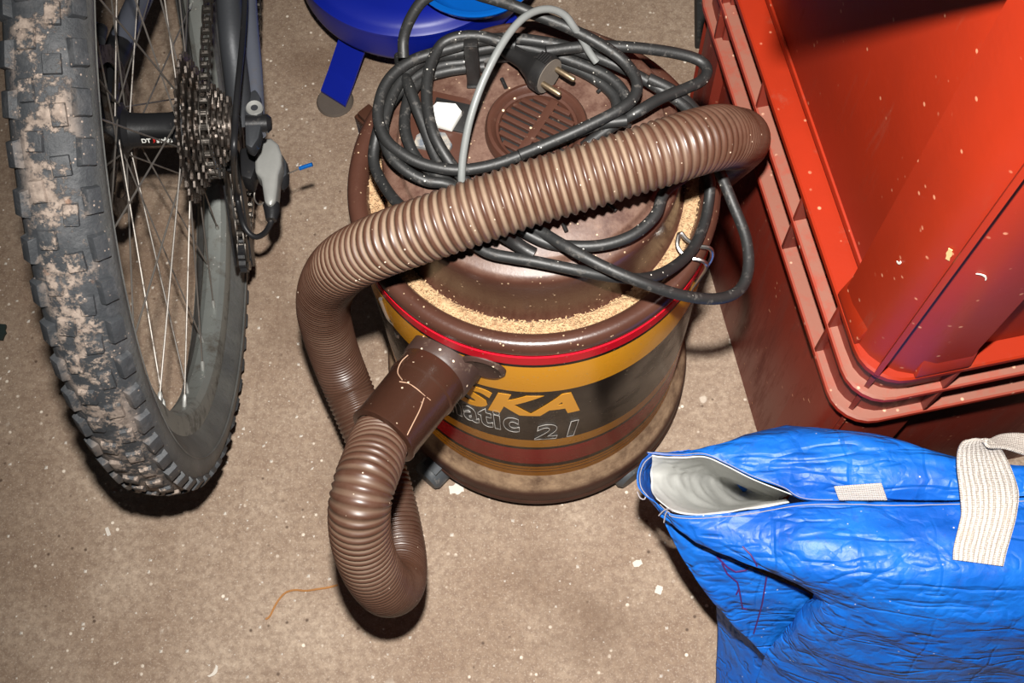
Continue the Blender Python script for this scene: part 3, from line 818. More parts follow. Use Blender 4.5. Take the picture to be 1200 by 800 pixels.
# label on the rear upper side of the shell: black band with white lettering
lc = lx(184, 164, 0); la = math.atan2(-lc.y, lc.z) if False else None
o_ = BI @ CAMP; dv = (BI.to_3x3() @ W((184 - 600, 164 - 400, FPX))).normalized()
bq = dv.y ** 2 + dv.z ** 2; cq = o_.y * dv.y + o_.z * dv.z; dq_ = cq * cq - bq * (o_.y ** 2 + o_.z ** 2 - .0162 ** 2)
tt = (-cq - math.sqrt(max(0, dq_))) / bq; hit = o_ + dv * tt
ang = math.atan2(hit.y, hit.z)                 # angle from up towards forward
LM = Matrix.Rotation(-ang, 4, 'X')
k = MB(); k.lathe([(.0160, hit.x - .0150), (.0164, hit.x - .0148), (.0164, hit.x + .0150), (.0160, hit.x + .0152)], 16, axis='x', a0=PI / 2 - ang - .62, a1=PI / 2 - ang + .50)
M_label = mat('black_label', (16, 16, 17), .35, var=.05, bump=0)
k.build('hub_label', M_label, hub)
def hubtext(txt, m, x, w, h, up=0.0):
    me = text_mesh('lettering', txt, m, .008, bold=.0002, depth=.0001)
    xs = [v.co.x for v in me.vertices]; ys = [v.co.y for v in me.vertices]
    for v in me.vertices:
        yy = (v.co.y - min(ys)) / (max(ys) - min(ys)) * h - h / 2 + up
        X_ = hit.x + x + (v.co.x - min(xs)) / (max(xs) - min(xs)) * w; b = ang + yy / .0166
        r_ = .0169 + v.co.z
        v.co = (X_, r_ * math.sin(b), r_ * math.cos(b))
    link('lettering', me, hub)
hubtext('DT', M_white, -.0140, .0084, .0046)
hubtext('swiss', M_white, -.0005, .0146, .0060)
k = MB()
arc = []
for i in range(9):
    w_ = -1.15 + 2.3 * i / 8
    arc.append((hit.x - .0054 + .0030 * math.cos(w_), ang + (.0033 * math.sin(w_)) / .0166))
k.tube([(x, .0167 * math.sin(b), .0167 * math.cos(b)) for x, b in arc], lambda i: .0002 + .0009 * math.sin(PI * i / 8), 6)
tag(k.build('hub_emblem', M_red, hub), 'red curved mark between the white letters')
# brake disc, caliper
k = MB(); n = 72; zz = []
for i in range(n):
    a = 2 * PI * i / n; zz.append(.0795 + .0012 * math.sin(a * 12))
vs = []; fs = []
for xx in (-.0425, -.0408):
    for i in range(n):
        a = 2 * PI * i / n; vs += [(xx, zz[i] * math.sin(a), zz[i] * math.cos(a)), (xx, .063 * math.sin(a), .063 * math.cos(a))]
for i in range(n):
    j = (i + 1) % n
    A0, A1, B0, B1 = 2 * i, 2 * i + 1, 2 * j, 2 * j + 1; o2 = 2 * n
    fs += [(A0, B0, B1, A1), (A0 + o2, A1 + o2, B1 + o2, B0 + o2), (A0, A0 + o2, B0 + o2, B0), (A1, B1, B1 + o2, A1 + o2)]
k.add(vs, fs)
for i in range(6):
    a = 2 * PI * i / 6; b = a + .5
    p0 = Vector((-.0416, .018 * math.sin(a), .018 * math.cos(a))); p1 = Vector((-.0416, .064 * math.sin(b), .064 * math.cos(b)))
    k.tube([p0, p0.lerp(p1, .5) * 1.0, p1], .0036, 6)
disc = k.build('brake_disc', M_greasy, bike, smooth=False)
holes = MB()
for i in range(36):
    a = 2 * PI * i / 36; r_ = .0675 + .004 * (i % 3)
    holes.lathe([(.0, 0), (.0021, 0)], 8, M=Matrix.Translation((-.0429, r_ * math.sin(a), r_ * math.cos(a))) @ Matrix.Rotation(PI / 2, 4, 'Y'))
holes.build('disc_holes', M_black, disc)
cp = lx(117, 62, -.05)
k = MB(); k.box((-.016, -.026, -.016), (.002, .028, .016), M=Matrix.Translation(cp) @ Matrix.Rotation(.5, 4, 'X')); k.box((-.010, -.02, .012), (.006, .014, .022), M=Matrix.Translation(cp) @ Matrix.Rotation(.5, 4, 'X'))
cal = k.build('brake_caliper', M_bikeblack, bike, bevel=.004)
k = MB(); k.tube([lx(118, 34, -.046), lx(115, 48, -.045)], .0065, 12); k.build('banjo', M_dframe, cal)
k = MB(); k.box((-.004, -.006, .0222), (.002, .002, .0228), M=Matrix.Translation(cp) @ Matrix.Rotation(.5, 4, 'X')); k.build('logo_patch', M_white, cal)
k = MB(); k.tube(resample(spline([lx(114, 62, -.052), lx(105, 20, -.05), lx(112, -30, -.05), lx(130, -90, -.045)], 8), .004), .0028, 8); k.build('brake_hose', M_bikeblack, bike)
# left stay
k = MB(); pts = spline([lx(141, 52, -.048), lx(152, 26, -.042), lx(166, -6, -.036), lx(182, -44, -.030)], 6); k.tube(pts, .0125, 16); k.build('left_stay', M_frame, bike)
k = MB(); pts = spline([lx(128, 84, -.056), lx(134, 68, -.052), lx(142, 50, -.048), lx(147, 38, -.045)], 6); k.tube(pts, .0135, 16); k.build('stay_end', M_bikeblack, bike)
k = MB(); k.box((-.064, -.014, -.02), (-.056, .05, .014)); k.tube([Vector((-.060, 0, 0)), lx(128, 84, -.056)], .009, 10); k.build('left_dropout', M_bikeblack, bike, bevel=.002)
# cassette
NS = 9
rs = [.0675, .0595, .0530, .0475, .0425, .0378, .0335, .0295, .0262]
xs_ = [.0295 + .0046 * i for i in range(NS)]
cas = MB(); cas.lathe([(.0, .0285), (.020, .0285), (.020, .0695), (.0, .0695)], 24, axis='x')
cassette = cas.build('cassette', M_greasy, bike)
for i in range(NS):
    R_ = rs[i]; nt = max(12, int(2 * PI * R_ / .0127)); vs = []; fs = []
    prof = []
    for j in range(nt):
        a0 = 2 * PI * j / nt; st = 2 * PI / nt
        prof += [(R_ - .0028, a0), (R_ - .0020, a0 + .2 * st), (R_ + .0030, a0 + .42 * st), (R_ + .0030, a0 + .58 * st), (R_ - .0020, a0 + .8 * st)]
    n = len(prof)
    for xx in (xs_[i] - .0010, xs_[i] + .0010):
        vs += [(xx, r_ * math.sin(a), r_ * math.cos(a)) for r_, a in prof]
        vs += [(xx, (R_ * .80) * math.sin(a), (R_ * .80) * math.cos(a)) for r_, a in prof]
    for j in range(n):
        j2 = (j + 1) % n
        fs += [(j, j2, n + j2, n + j), (2 * n + j, 3 * n + j, 3 * n + j2, 2 * n + j2), (j, 2 * n + j, 2 * n + j2, j2), (n + j, n + j2, 3 * n + j2, 3 * n + j)]
    k = MB(); k.add(vs, fs)
    for j in range(5):
        a = 2 * PI * j / 5 + i * .1
        k.tube([Vector((xs_[i], .017 * math.sin(a), .017 * math.cos(a))), Vector((xs_[i], (R_ * .84) * math.sin(a + .2), (R_ * .84) * math.cos(a + .2)))], .0018, 5)
    k.build('sprocket', M_greasy, cassette, smooth=False)
# chain
cx_ = .0500; cr = .0445
cp_ = [Vector((.050, .47, .030)), Vector((.050, .36, .034)), Vector((.050, .25, .038)), Vector((.050, .14, .042)), Vector((cx_, .05, .0455))]
for i in range(9):
    a = -PI * i / 8 * 1.02
    cp_.append(Vector((cx_, cr * math.sin(a), cr * math.cos(a))))
cp_ += [Vector((cx_, .022, -.062)), Vector((cx_, .033, -.082)), Vector((cx_, .026, -.102)), Vector((cx_, .004, -.124)), Vector((cx_, -.022, -.146)), Vector((cx_, -.052, -.168)), Vector((cx_, -.056, -.186)), Vector((cx_, -.040, -.194)), Vector((.052, .03, -.192)), Vector((.056, .14, -.185)), Vector((.059, .26, -.175)), Vector((.060, .40, -.165))]
cpath = spline(cp_, 14)
nodes = resample(cpath, .0127)
k = MB()
def plate(xp, l0, l1, h, th):
    pts = []
    for cy, a0 in ((l1, 90), (l0, -90)):
        for j in range(5):
            a = math.radians(a0 - 45 * j) if True else 0
            pts.append((cy + h * math.cos(a - 0) * (1 if True else 1), h * math.sin(a)))
    n = len(pts)
    vs = [(xp - th, y, z) for y, z in pts] + [(xp + th, y, z) for y, z in pts]
    return vs, [tuple(range(n)), tuple(range(2 * n - 1, n - 1, -1))] + [(i, n + i, n + (i + 1) % n, (i + 1) % n) for i in range(n)]
def link_mesh(off):
    k = MB()
    for s_ in (-1, 1):
        v_, f2 = plate(s_ * off, 0, .0127, .0041, .0005); k.add(v_, f2)
    for yy in (0, .0127):
        k.lathe([(0, -off - .0008), (.0019, -off - .0008), (.0036, -.0024), (.0036, .0024), (.0019, off + .0008), (0, off + .0008)], 8, M=Matrix.Translation((0, yy, 0)), axis='x')
    return k.mesh('chain_link', M_chain, angle=30)
lk = (link_mesh(.0030), link_mesh(.0041))
chain = link('chain', lk[0], bike)
first = True
for i in range(len(nodes) - 1):
    d = nodes[i + 1] - nodes[i]; yv = d.normalized(); xv = Vector((1, 0, 0)); xv = (xv - yv * xv.dot(yv)).normalized(); zv = xv.cross(yv)
    M_ = Matrix(((xv.x, yv.x, zv.x, nodes[i].x), (xv.y, yv.y, zv.y, nodes[i].y), (xv.z, yv.z, zv.z, nodes[i].z), (0, 0, 0, 1)))
    if first:
        chain.matrix_basis = M_; MI = M_.inverted(); first = False
    else:
        link('chain_link', lk[i % 2], chain, MI @ M_)
# right stays and dropout
k = MB(); k.tube(spline([lx(283, 146, .071), lx(278, 100, .071), lx(272, 50, .070), lx(268, 0, .068), lx(264, -60, .066)], 6), .0120, 16); k.build('seatstay', M_dframe, bike)
k = MB(); pts = spline([lz(303, 158, -.02), lz(300, 120, -.02), lz(297, 80, -.02), lz(292, 30, -.02), lz(288, -30, -.02)], 6); k.tube(pts, lambda i: .0075 + .0022 * i / 24, 16); k.build('chainstay', M_frame, bike)
k = MB(); q = [lz(px, py, -.012) for px, py in ((291, 112), (300, 106), (306, 116), (309, 140), (304, 164), (296, 176), (288, 172), (287, 130))]
k.prism([(p.x, p.y) for p in q], -.026, -.008); dro = k.build('dropout', M_dframe, bike, bevel=.003)
b = lz(298, 126, -.0075); k = MB(); k.lathe([(.0035, 0), (.0035, .001), (.0075, .002), (.0085, 0)], 20, M=Matrix.Translation((b.x, b.y, -.0085))); k.build('bolt_eye', M_silver, dro)
b = lz(304, 145, -.015); k = MB(); k.lathe([(0, .012), (.006, .0115), (.009, .008), (.009, -.012), (0, -.012)], 20, M=Matrix.Translation((b.x, b.y, -.015)), axis='x'); k.build('axle_end', M_bikeblack, dro)
# derailleur
der = MB()
q = [lz(px, py, -.085) for px, py in ((299, 172), (304, 166), (319, 165), (327, 172), (331, 184), (331, 196), (327, 208), (326, 222), (324, 238), (318, 245), (311, 240), (309, 226), (307, 212), (300, 205))]
der.prism([(p.x, p.y) for p in q], -.104, -.078)
derail = der.build('derailleur', M_silver, bike, bevel=.005, angle=60)
q = [lz(px, py, -.102) for px, py in ((318, 176), (330, 180), (337, 192), (337, 206), (330, 214), (322, 210))]
k = MB(); k.prism([(p.x, p.y) for p in q], -.122, -.098); k.build('link_plate', M_dframe, derail, bevel=.004)
q = [lz(px, py, -.09) for px, py in ((282, 180), (300, 176), (302, 200), (296, 216), (284, 212))]
k = MB(); k.prism([(p.x, p.y) for p in q], -.108, -.080); k.build('knuckle', M_bikeblack, derail, bevel=.003)
k = MB(); k.tube([lz(318, 240, -.09), lz(319, 250, -.09), lz(318, 258, -.09)], lambda i: (.0085, .0075, .0055)[i], 14); k.build('barrel_adjuster', M_bikeblack, derail)
# cage plates and pulleys
pu, pl_ = Vector((cx_, .022, -.082)), Vector((cx_, -.046, -.176))
for s_, nm in ((-.0085, 'cage_plate'), (.0085, 'cage_plate')):
    dd = (pl_ - pu).normalized(); nn = Vector((0, dd.z, -dd.y)); k = MB()
    out = []
    for c, a0 in ((pu - dd * .002, 1), (pl_ + dd * .002, -1)):
        for j in range(7):
            a = PI * j / 6
            out.append(c + nn * (.011 * math.cos(a)) * a0 - dd * (.011 * math.sin(a)) * a0)
    n = len(out); vs = [Vector((cx_ + s_ - .0009, p.y, p.z)) for p in out] + [Vector((cx_ + s_ + .0009, p.y, p.z)) for p in out]
    k.add(vs, [tuple(range(n)), tuple(range(2 * n - 1, n - 1, -1))] + [(i, n + i, n + (i + 1) % n, (i + 1) % n) for i in range(n)])
    k.build(nm, M_bikeblack, derail, smooth=False)
for c in (pu, pl_):
    k = MB(); n = 11; prof = []
    for j in range(n):
        a = 2 * PI * j / n; st = 2 * PI / n
        prof += [(.0165, a), (.0195, a + .35 * st), (.0195, a + .65 * st)]
    k.prism([(r_ * math.cos(a), r_ * math.sin(a)) for r_, a in prof], -.0035, .0035, M=Matrix.Translation(c) @ Matrix.Rotation(PI / 2, 4, 'Y'))
    k.build('pulley', M_bikeblack, derail, smooth=False)
# shift cable housing
k = MB()
k.tube(resample(spline([lx(286, -60, .086), lx(287, 0, .086), lx(284, 50, .086), lx(279, 100, .086), lx(276, 140, .085), lx(274, 185, .082), lz(277, 225, -.10), lz(285, 262, -.11), lz(297, 277, -.115), lz(309, 274, -.11), lz(317, 262, -.095), lz(319, 252, -.09)], 8), .004), .0030, 10)
k.build('cable_housing', M_bikeblack, bike)
k = MB(); pc = [lz(331, 206, -.11), lz(343, 201, -.10), lz(353, 197, -.095)]; k.tube(pc, .0007, 6); k.build('cable_wire', M_spoke, bike)
k = MB(); k.tube([lz(351, 197.5, -.095), lz(358, 195, -.093), lz(366, 192.5, -.091)], .0022, 8); tag(k.build('cable_tip', M_bluecap, bike), 'small blue anodised cable end cap')
k = MB(); k.tube(resample(spline([lz(300, 215, -.115), lz(298, 232, -.12), lz(304, 240, -.115), lz(310, 236, -.11)], 6), .003), .0008, 6); k.build('cable_wire', M_spoke, bike)

# ------------------------------------------------------------------ blue tarpaulin bag
bag = empty('shopping_bag', (.30, .2, 0))
tag(bag, 'blue woven plastic shopping bag with white webbing handles, open at the corner', 'bag')
BO = Vector((.30, .2, 0))
def B(px, py, z): return at(px, py, z) - BO
t = NT('blue_tarpaulin')
o = t.mix(t.ramp(t.noise(14, 6), [(.35, 0.0), (.65, 1.0)]), s2l((6, 80, 172)), s2l((16, 104, 200)))
ve = t.voro(16, 'DISTANCE_TO_EDGE'); 
f = t.math('MULTIPLY', t.ramp(t.noise(45, 8, .75), [(.55, 0.0), (.72, .55)]), 1.0)
o = t.mix(f, o, s2l((44, 66, 128)))
f = t.math('MULTIPLY', t.ramp(t.noise(26, 9, .8), [(.62, 0.0), (.72, .35)]), 1.0)
o = t.mix(f, o, s2l((66, 52, 96)))
f = t.math('MULTIPLY', t.ramp(t.voro(120), [(.06, 1.0), (.11, 0.0)]), t.ramp(t.noise(40, 2), [(.54, 0.0), (.6, .9)]))
o = t.mix(f, o, s2l((196, 196, 206)))
t.base(o); t.rough(.5); t.b.inputs['Specular IOR Level'].default_value = .5
wv = t.n('ShaderNodeMapping'); t.l(t.coord(), wv.inputs['Vector'])
def crease(scale, width, rough=.5, sc3=(1, 1, 1)):
    mp_ = t.n('ShaderNodeMapping'); mp_.inputs['Scale'].default_value = sc3; t.l(t.co, mp_.inputs['Vector'])
    n_ = t.noise(scale, 3, rough, vec=mp_.outputs[0])
    return t.ramp(t.math('ABSOLUTE', t.math('SUBTRACT', n_, .5)), [(0.0, 0.0), (width, 1.0)])
hgt = t.math('ADD', t.math('MULTIPLY', crease(11, .035), .45), t.math('MULTIPLY', crease(9, .03, .6, (.5, 2.2, 2.2)), .6))
hgt = t.math('ADD', hgt, t.math('MULTIPLY', crease(26, .06, .6), .22))
hgt = t.math('ADD', hgt, t.math('MULTIPLY', t.noise(13, 6, .55), 1.9))
sx_ = t.n('ShaderNodeSeparateXYZ'); t.l(t.co, sx_.inputs[0])
wob = t.math('MULTIPLY', t.noise(9, 3), .03)
for ax_, per_ in (('X', .031), ('Z', .027)):
    pp_ = t.math('PINGPONG', t.math('ADD', t.math('ADD', sx_.outputs[ax_], 5.0), wob), per_)
    fold = t.ramp(t.math('DIVIDE', pp_, per_), [(0.0, 0.0), (.07, 1.0)])
    msk = t.ramp(t.noise(12, 2), [(.42, 0.0), (.58, .55)])
    hgt = t.math('ADD', hgt, t.math('MULTIPLY', fold, msk))
t.bump(hgt, .6, .0035)
M_tarp = t.m
M_lining = mat('white_bag_lining', (196, 196, 192), .5, var=.06, dust=(170, 168, 160), dust_amt=.64, dscale=40, bump=.3, bscale=60)
M_thread = mat('stitch_thread', (150, 144, 148), .7, var=.1, bump=0)
M_pen = mat('purple_marker', (70, 28, 96), .6, var=.1, bump=0)
def catrow(P, per):
    return spline(P, per)
def patch(ctrl, pu_, pv_):
    rows = [catrow(r, pu_) for r in ctrl]
    cols = [catrow([rows[i][j] for i in range(len(rows))], pv_) for j in range(len(rows[0]))]
    return [[cols[j][i] for j in range(len(cols))] for i in range(len(cols[0]))]
def ridged(p, s):
    v = 0; a = 1
    for i in range(3):
        v += a * (1 - abs(noise.noise(p * s))) ** 3; s *= 2.1; a *= .5
    return v
def wrinkle(rows, amp, keep_top=True, seed=0.0):
    n, m = len(rows), len(rows[0]); out = []
    for i in range(n):
        r = []
        for j in range(m):
            a = rows[min(n - 1, i + 1)][j] - rows[max(0, i - 1)][j]; b = rows[i][min(m - 1, j + 1)] - rows[i][max(0, j - 1)]
            nn = a.cross(b)
            nn = nn.normalized() if nn.length > 1e-12 else Vector((0, 0, 1))
            if nn.z < 0: nn = -nn
            p = rows[i][j] + Vector((seed, seed * .7, seed * 1.3))
            w = min(1, i / 5) if keep_top else 1
            h = amp * (ridged(Vector((p.x * .7, p.y, p.z * 1.3)), 13) - .9) + amp * 1.2 * noise.noise(p * 9)
            r.append(rows[i][j] + nn * h * w)
        out.append(r)
    return out
def cloth(name, rows, m, parent, th=.0008):
    k = MB(); k.grid(rows); me = k.mesh(name, m, angle=75)
    o = link(name, me, parent); md = o.modifiers.new('thickness', 'SOLIDIFY'); md.thickness = th; md.offset = 0
    return o
# front panel
front = [
 [(765, 586, .336), (792, 603, .340), (862, 600, .345), (945, 588, .350), (1030, 588, .355), (1120, 588, .360), (1200, 583, .360), (1360, 580, .355)],
 [(772, 598, .330), (806, 618, .335), (872, 624, .345), (945, 614, .356), (1030, 614, .364), (1120, 614, .368), (1200, 610, .368), (1360, 610, .362)],
 [(783, 610, .320), (828, 640, .325), (884, 650, .340), (950, 646, .358), (1030, 645, .368), (1120, 645, .372), (1200, 645, .372), (1360, 645, .364)],
 [(868, 657, .298), (895, 668, .318), (925, 676, .335), (975, 682, .350), (1040, 684, .362), (1120, 684, .366), (1200, 684, .366), (1360, 684, .356)],
 [(948, 694, .272), (955, 700, .290), (970, 708, .308), (1005, 716, .322), (1055, 720, .335), (1120, 722, .340), (1200, 722, .340), (1360, 722, .330)],
 [(920, 738, .215), (935, 741, .236), (955, 745, .255), (1000, 750, .276), (1055, 754, .290), (1120, 756, .296), (1200, 756, .296), (1360, 756, .286)],
 [(896, 768, .165), (916, 771, .186), (945, 775, .205), (995, 780, .228), (1055, 784, .244), (1120, 786, .250), (1200, 786, .250), (1360, 786, .240)],
 [(886, 806, .105), (910, 808, .126), (945, 810, .145), (995, 814, .165), (1055, 818, .180), (1120, 820, .186), (1200, 820, .186), (1360, 820, .176)],
 [(868, 900, .004), (900, 900, .004), (940, 900, .004), (995, 900, .004), (1055, 900, .004), (1120, 900, .004), (1200, 900, .004), (1360, 900, .004)],
]
fr = wrinkle(patch([[B(*p) for p in r] for r in front], 18, 12), .0034, seed=0)
front_panel = cloth('front_panel', fr, M_tarp, bag)
back = [
 [(758, 531, .334), (775, 533, .335), (800, 534, .337), (826, 533, .340), (852, 544, .344), (884, 560, .347), (918, 572, .349), (946, 586, .3495), (1030, 586, .355), (1120, 586, .360), (1200, 581, .360), (1360, 578, .355)],
 [(765, 531, .331), (780, 531, .333), (805, 531, .336), (832, 528, .340), (860, 533, .348), (892, 542, .354), (925, 552, .359), (955, 562, .362), (1030, 562, .366), (1120, 570, .367), (1200, 568, .364), (1360, 566, .360)],
 [(770, 532, .325), (788, 530, .328), (812, 527, .332), (838, 522, .336), (866, 519, .345), (896, 521, .352), (928, 526, .358), (960, 532, .362), (1030, 535, .366), (1120, 553, .366), (1200, 556, .362), (1360, 555, .358)],
 [(772, 534, .312), (792, 532, .316), (818, 528, .318), (844, 520, .322), (870, 512, .328), (898, 506, .334), (930, 502, .338), (962, 504, .342), (1035, 511, .348), (1120, 538, .352), (1200, 545, .350), (1360, 546, .346)],
]
bk = [[B(*p) for p in r] for r in back]
shx = [max(0, 1 - j / 6) for j in range(12)]
sgy = [1, 1, 1, 1, 1, 1, 1, .8, .4, 0, 0, 0]
bk.append([p + Vector((.008 + .050 * w_, .002 + .021 * g_, -.09)) for p, w_, g_ in zip(bk[-1], shx, sgy)])
bk.append([Vector((p.x + .02 + .06 * w_, p.y - .012 + .016 * g_, .01)) for p, w_, g_ in zip(bk[-1], shx, sgy)])
bk = wrinkle(patch(bk, 10, 12), .0026, seed=2.3)
back_panel = cloth('back_panel', bk, M_tarp, bag)
# rolled corner of the mouth between back and front hems
corner = [
 [(762, 531, .334), (752, 541, .334), (747, 556, .334), (748, 570, .334), (756, 580, .335), (766, 586, .336)],
 [(768, 534, .322), (757, 543, .320), (752, 557, .318), (754, 573, .318), (762, 586, .318), (774, 600, .318)],
 [(774, 538, .300), (764, 548, .298), (762, 562, .296), (766, 580, .298), (774, 598, .300), (786, 612, .304)],
]
cn = patch([[B(*p) for p in r] for r in corner], 8, 8)
cloth('corner_fold', cn, M_tarp, bag)
# side gusset tucked behind the front panel
gus = [
 [(772, 596, .300), (792, 614, .302), (870, 660, .280), (950, 697, .252)],
 [(783, 622, .292), (806, 640, .288), (868, 680, .262), (944, 715, .232)],
 [(802, 656, .272), (824, 668, .268), (874, 704, .238), (936, 730, .208)],
 [(836, 704, .236), (850, 712, .232), (884, 732, .206), (926, 748, .186)],
 [(866, 738, .202), (874, 742, .198), (894, 754, .180), (915, 762, .170)],
 [(896, 768, .164), (899, 769, .163), (904, 771, .162), (910, 773, .161)],
]
gs = wrinkle(patch([[B(*p) for p in r] for r in gus], 14, 12), .0022, keep_top=False, seed=5.1)
gusset = cloth('side_gusset', gs, M_tarp, bag)
low = [
 [(838, 676, .120), (860, 690, .130), (900, 715, .135), (960, 740, .135)],
 [(841, 722, .070), (860, 730, .090), (892, 758, .105), (935, 772, .120)],
 [(840, 760, .034), (856, 765, .055), (884, 778, .080), (925, 792, .100)],
 [(838, 806, .004), (852, 806, .030), (880, 806, .060), (920, 812, .085)],
 [(832, 880, .003), (845, 890, .003), (870, 900, .003), (910, 900, .003)],
]
lw = wrinkle(patch([[B(*p) for p in r] for r in low], 12, 10), .0020, keep_top=False, seed=8.8)
cloth('lower_side', lw, M_tarp, bag)
# white lining seen through the open mouth
lin = [
 [(764, 533, .3325), (775, 535, .3335), (800, 536, .3355), (826, 535, .338), (852, 546, .342), (884, 562, .345), (930, 580, .347)],
 [(764, 543, .320), (778, 544, .312), (802, 545, .290), (828, 544, .262), (852, 553, .236), (880, 566, .226), (922, 581, .262)],
 [(762, 556, .308), (780, 557, .288), (806, 560, .246), (830, 562, .190), (852, 566, .130), (876, 574, .100), (915, 584, .190)],
 [(763, 571, .314), (782, 577, .298), (808, 586, .272), (832, 590, .240), (854, 592, .190), (878, 588, .160), (912, 588, .230)],
 [(770, 583, .331), (790, 597, .335), (815, 601, .338), (838, 600, .340), (860, 598, .342), (888, 594, .344), (925, 589, .346)],
]
ln = wrinkle(patch([[B(*p) for p in r] for r in lin], 10, 10), .0022, keep_top=True, seed=3.7)
tag(cloth('lining', ln, M_lining, bag), 'white inside of the bag seen through its open mouth')
# stitching along the hems
def on_surface(rows, i, lift=.0012):
    out = []
    for j in range(len(rows[0])):
        a = rows[min(len(rows) - 1, i + 1)][j] - rows[max(0, i - 1)][j]; b = rows[i][min(len(rows[0]) - 1, j + 1)] - rows[i][max(0, j - 1)]
        nn = a.cross(b).normalized()
        if nn.z < 0: nn = -nn
        out.append(rows[i][j] + nn * lift)
    return out
k = MB(); k.tube(on_surface(fr, 2)[4:], .0004, 5); k.tube(on_surface(bk, 1)[:75], .0003, 5); k.tube(on_surface(cn, 3, .001), .0004, 5)
k.build('stitching', M_thread, bag)
k = MB()
for pts in ([(772, 604, .334), (778, 598, .340), (784, 596, .344), (790, 600, .346)], [(747, 576, .338), (750, 583, .338), (755, 585, .339), (757, 580, .340)], [(778, 612, .332), (780, 602, .340), (783, 598, .343)]):
    k.tube(resample(spline([B(*p) for p in pts], 6), .002), .0006, 5)
k.build('loose_thread', M_thread, bag)
# marker lines on the gusset and front panel
bpy.context.view_layer.update()
def bvh(rows):
    vs = [p for r in rows for p in r]; m = len(rows[0])
    return BVHTree.FromPolygons([tuple(v) for v in vs], [(i * m + j, i * m + j + 1, (i + 1) * m + j + 1, (i + 1) * m + j) for i in range(len(rows) - 1) for j in range(m - 1)])
bvs = [bvh(fr), bvh(gs)]
def cast(px, py, trees, lift=.001):
    o = CAMP - BO; d = W((px - 600, py - 400, FPX)).normalized(); best = None
    for tr in trees:
        h = tr.ray_cast(o, d)
        if h[0] is not None and (best is None or h[3] < best[1]): best = (h[0] - d * lift, h[3])
    return best[0] if best else None
for pts in ([(899, 672), (896, 690), (893, 708), (888, 726), (882, 746)], [(840, 652), (852, 664), (862, 670), (874, 668), (878, 662)], [(870, 640), (880, 650), (886, 660), (889, 668)], [(846, 660), (852, 672), (864, 682), (866, 690), (862, 698)], [(866, 690), (870, 712), (876, 714)]):
    dense = []
    for a, b in zip(pts, pts[1:]):
        for q in range(5): dense.append((a[0] + (b[0] - a[0]) * q / 5, a[1] + (b[1] - a[1]) * q / 5))
    k = MB(); run = [cast(x, y, bvs) for x, y in dense]; run = [r for r in run if r is not None]
    seg = [run[0]] if run else []
    for p in run[1:]:
        if (p - seg[-1]).length > .02: break
        seg.append(p)
    if len(seg) > 2: k.tube(seg, .0008, 5)
    if k.v: tag(k.build('marker_scribble', M_pen, bag), 'purple felt pen line')
# webbing handles
t = NT('webbing')
mp = t.n('ShaderNodeTexCoord')
uvm = mp.outputs['UV']
wa = t.n('ShaderNodeTexWave', wave_type='BANDS', bands_direction='X'); wa.inputs['Scale'].default_value = 3.2; wa.inputs['Distortion'].default_value = 2.5; t.l(uvm, wa.inputs['Vector'])
ck = t.n('ShaderNodeTexVoronoi'); ck.inputs['Scale'].default_value = 24; ck.inputs['Randomness'].default_value = .25; t.l(uvm, ck.inputs['Vector'])
h = t.math('ADD', t.math('MULTIPLY', wa.outputs['Fac'], .4), t.math('MULTIPLY', t.math('SUBTRACT', 1.0, ck.outputs['Distance']), 1.0))
o = t.mix(t.ramp(h, [(.55, 0.0), (1.0, 1.0)]), s2l((150, 140, 131)), s2l((214, 206, 198)))
o = t.mix(t.ramp(t.noise(40, 5), [(.55, 0.0), (.75, .5)]), o, s2l((176, 158, 142)))
t.base(o); t.rough(.85); t.bump(h, .7, .0012); M_web = t.m
def strap(name, rails, parent, per=10, th=.0022, nx=8):
    L_ = spline([a for a, b in rails], per); R_ = spline([b for a, b in rails], per)
    rows = [[L_[i].lerp(R_[i], j / nx) for j in range(nx + 1)] for i in range(len(L_))]
    k = MB(); k.grid(rows); me = k.mesh(name, M_web, angle=70)
    uvl = me.uv_layers.new(name='UVMap'); dist = [0]
    for i in range(1, len(L_)): dist.append(dist[-1] + ((L_[i] - L_[i - 1]).length + (R_[i] - R_[i - 1]).length) / 2)
    for lp in me.loops:
        i, j = divmod(lp.vertex_index, nx + 1); uvl.data[lp.index].uv = (j / nx, dist[i] / .042)
    o = link(name, me, parent); md = o.modifiers.new('thickness', 'SOLIDIFY'); md.thickness = th; md.offset = 1
    md2 = o.modifiers.new('b', 'BEVEL'); md2.width = .0006; md2.segments = 1
    return o
def cz(px, py, dz=.0025):
    p = cast(px, py, [bvs[0], bkb]); return p
bkb = bvh(bk)
def sf(px, py, lift=.0035): return cast(px, py, [bvs[0], bkb], lift)
rails = [(sf(1117, 655), sf(1176, 663)), (sf(1118, 640), sf(1180, 646)), (sf(1124, 615, .006), sf(1188, 618, .006)), (sf(1127, 600, .010), sf(1192, 600, .010)),
         (B(1125, 574, .382), B(1194, 577, .380)), (B(1122, 552, .392), B(1187, 553, .394)), (B(1122, 532, .404), B(1178, 534, .406)), (B(1128, 519, .414), B(1168, 522, .418)),
         (B(1142, 513, .418), B(1158, 517, .424)), (B(1158, 514, .414), B(1160, 522, .424)), (B(1175, 508, .408), B(1180, 524, .418)), (B(1205, 508, .404), B(1206, 533, .410)), (B(1260, 520, .395), B(1255, 548, .395)), (B(1330, 545, .380), B(1318, 570, .378))]
tag(strap('handle', rails, bag), 'white woven webbing handle looping over the front hem')
rails = [(sf(977, 569), sf(983, 585.5)), (sf(997, 567.5), sf(1002, 585.5)), (sf(1018, 566), sf(1022, 585.5)), (sf(1033, 565), sf(1040, 585.5))]
tag(strap('handle_patch', rails, bag, th=.0016), 'stitched down white webbing end of the rear handle')

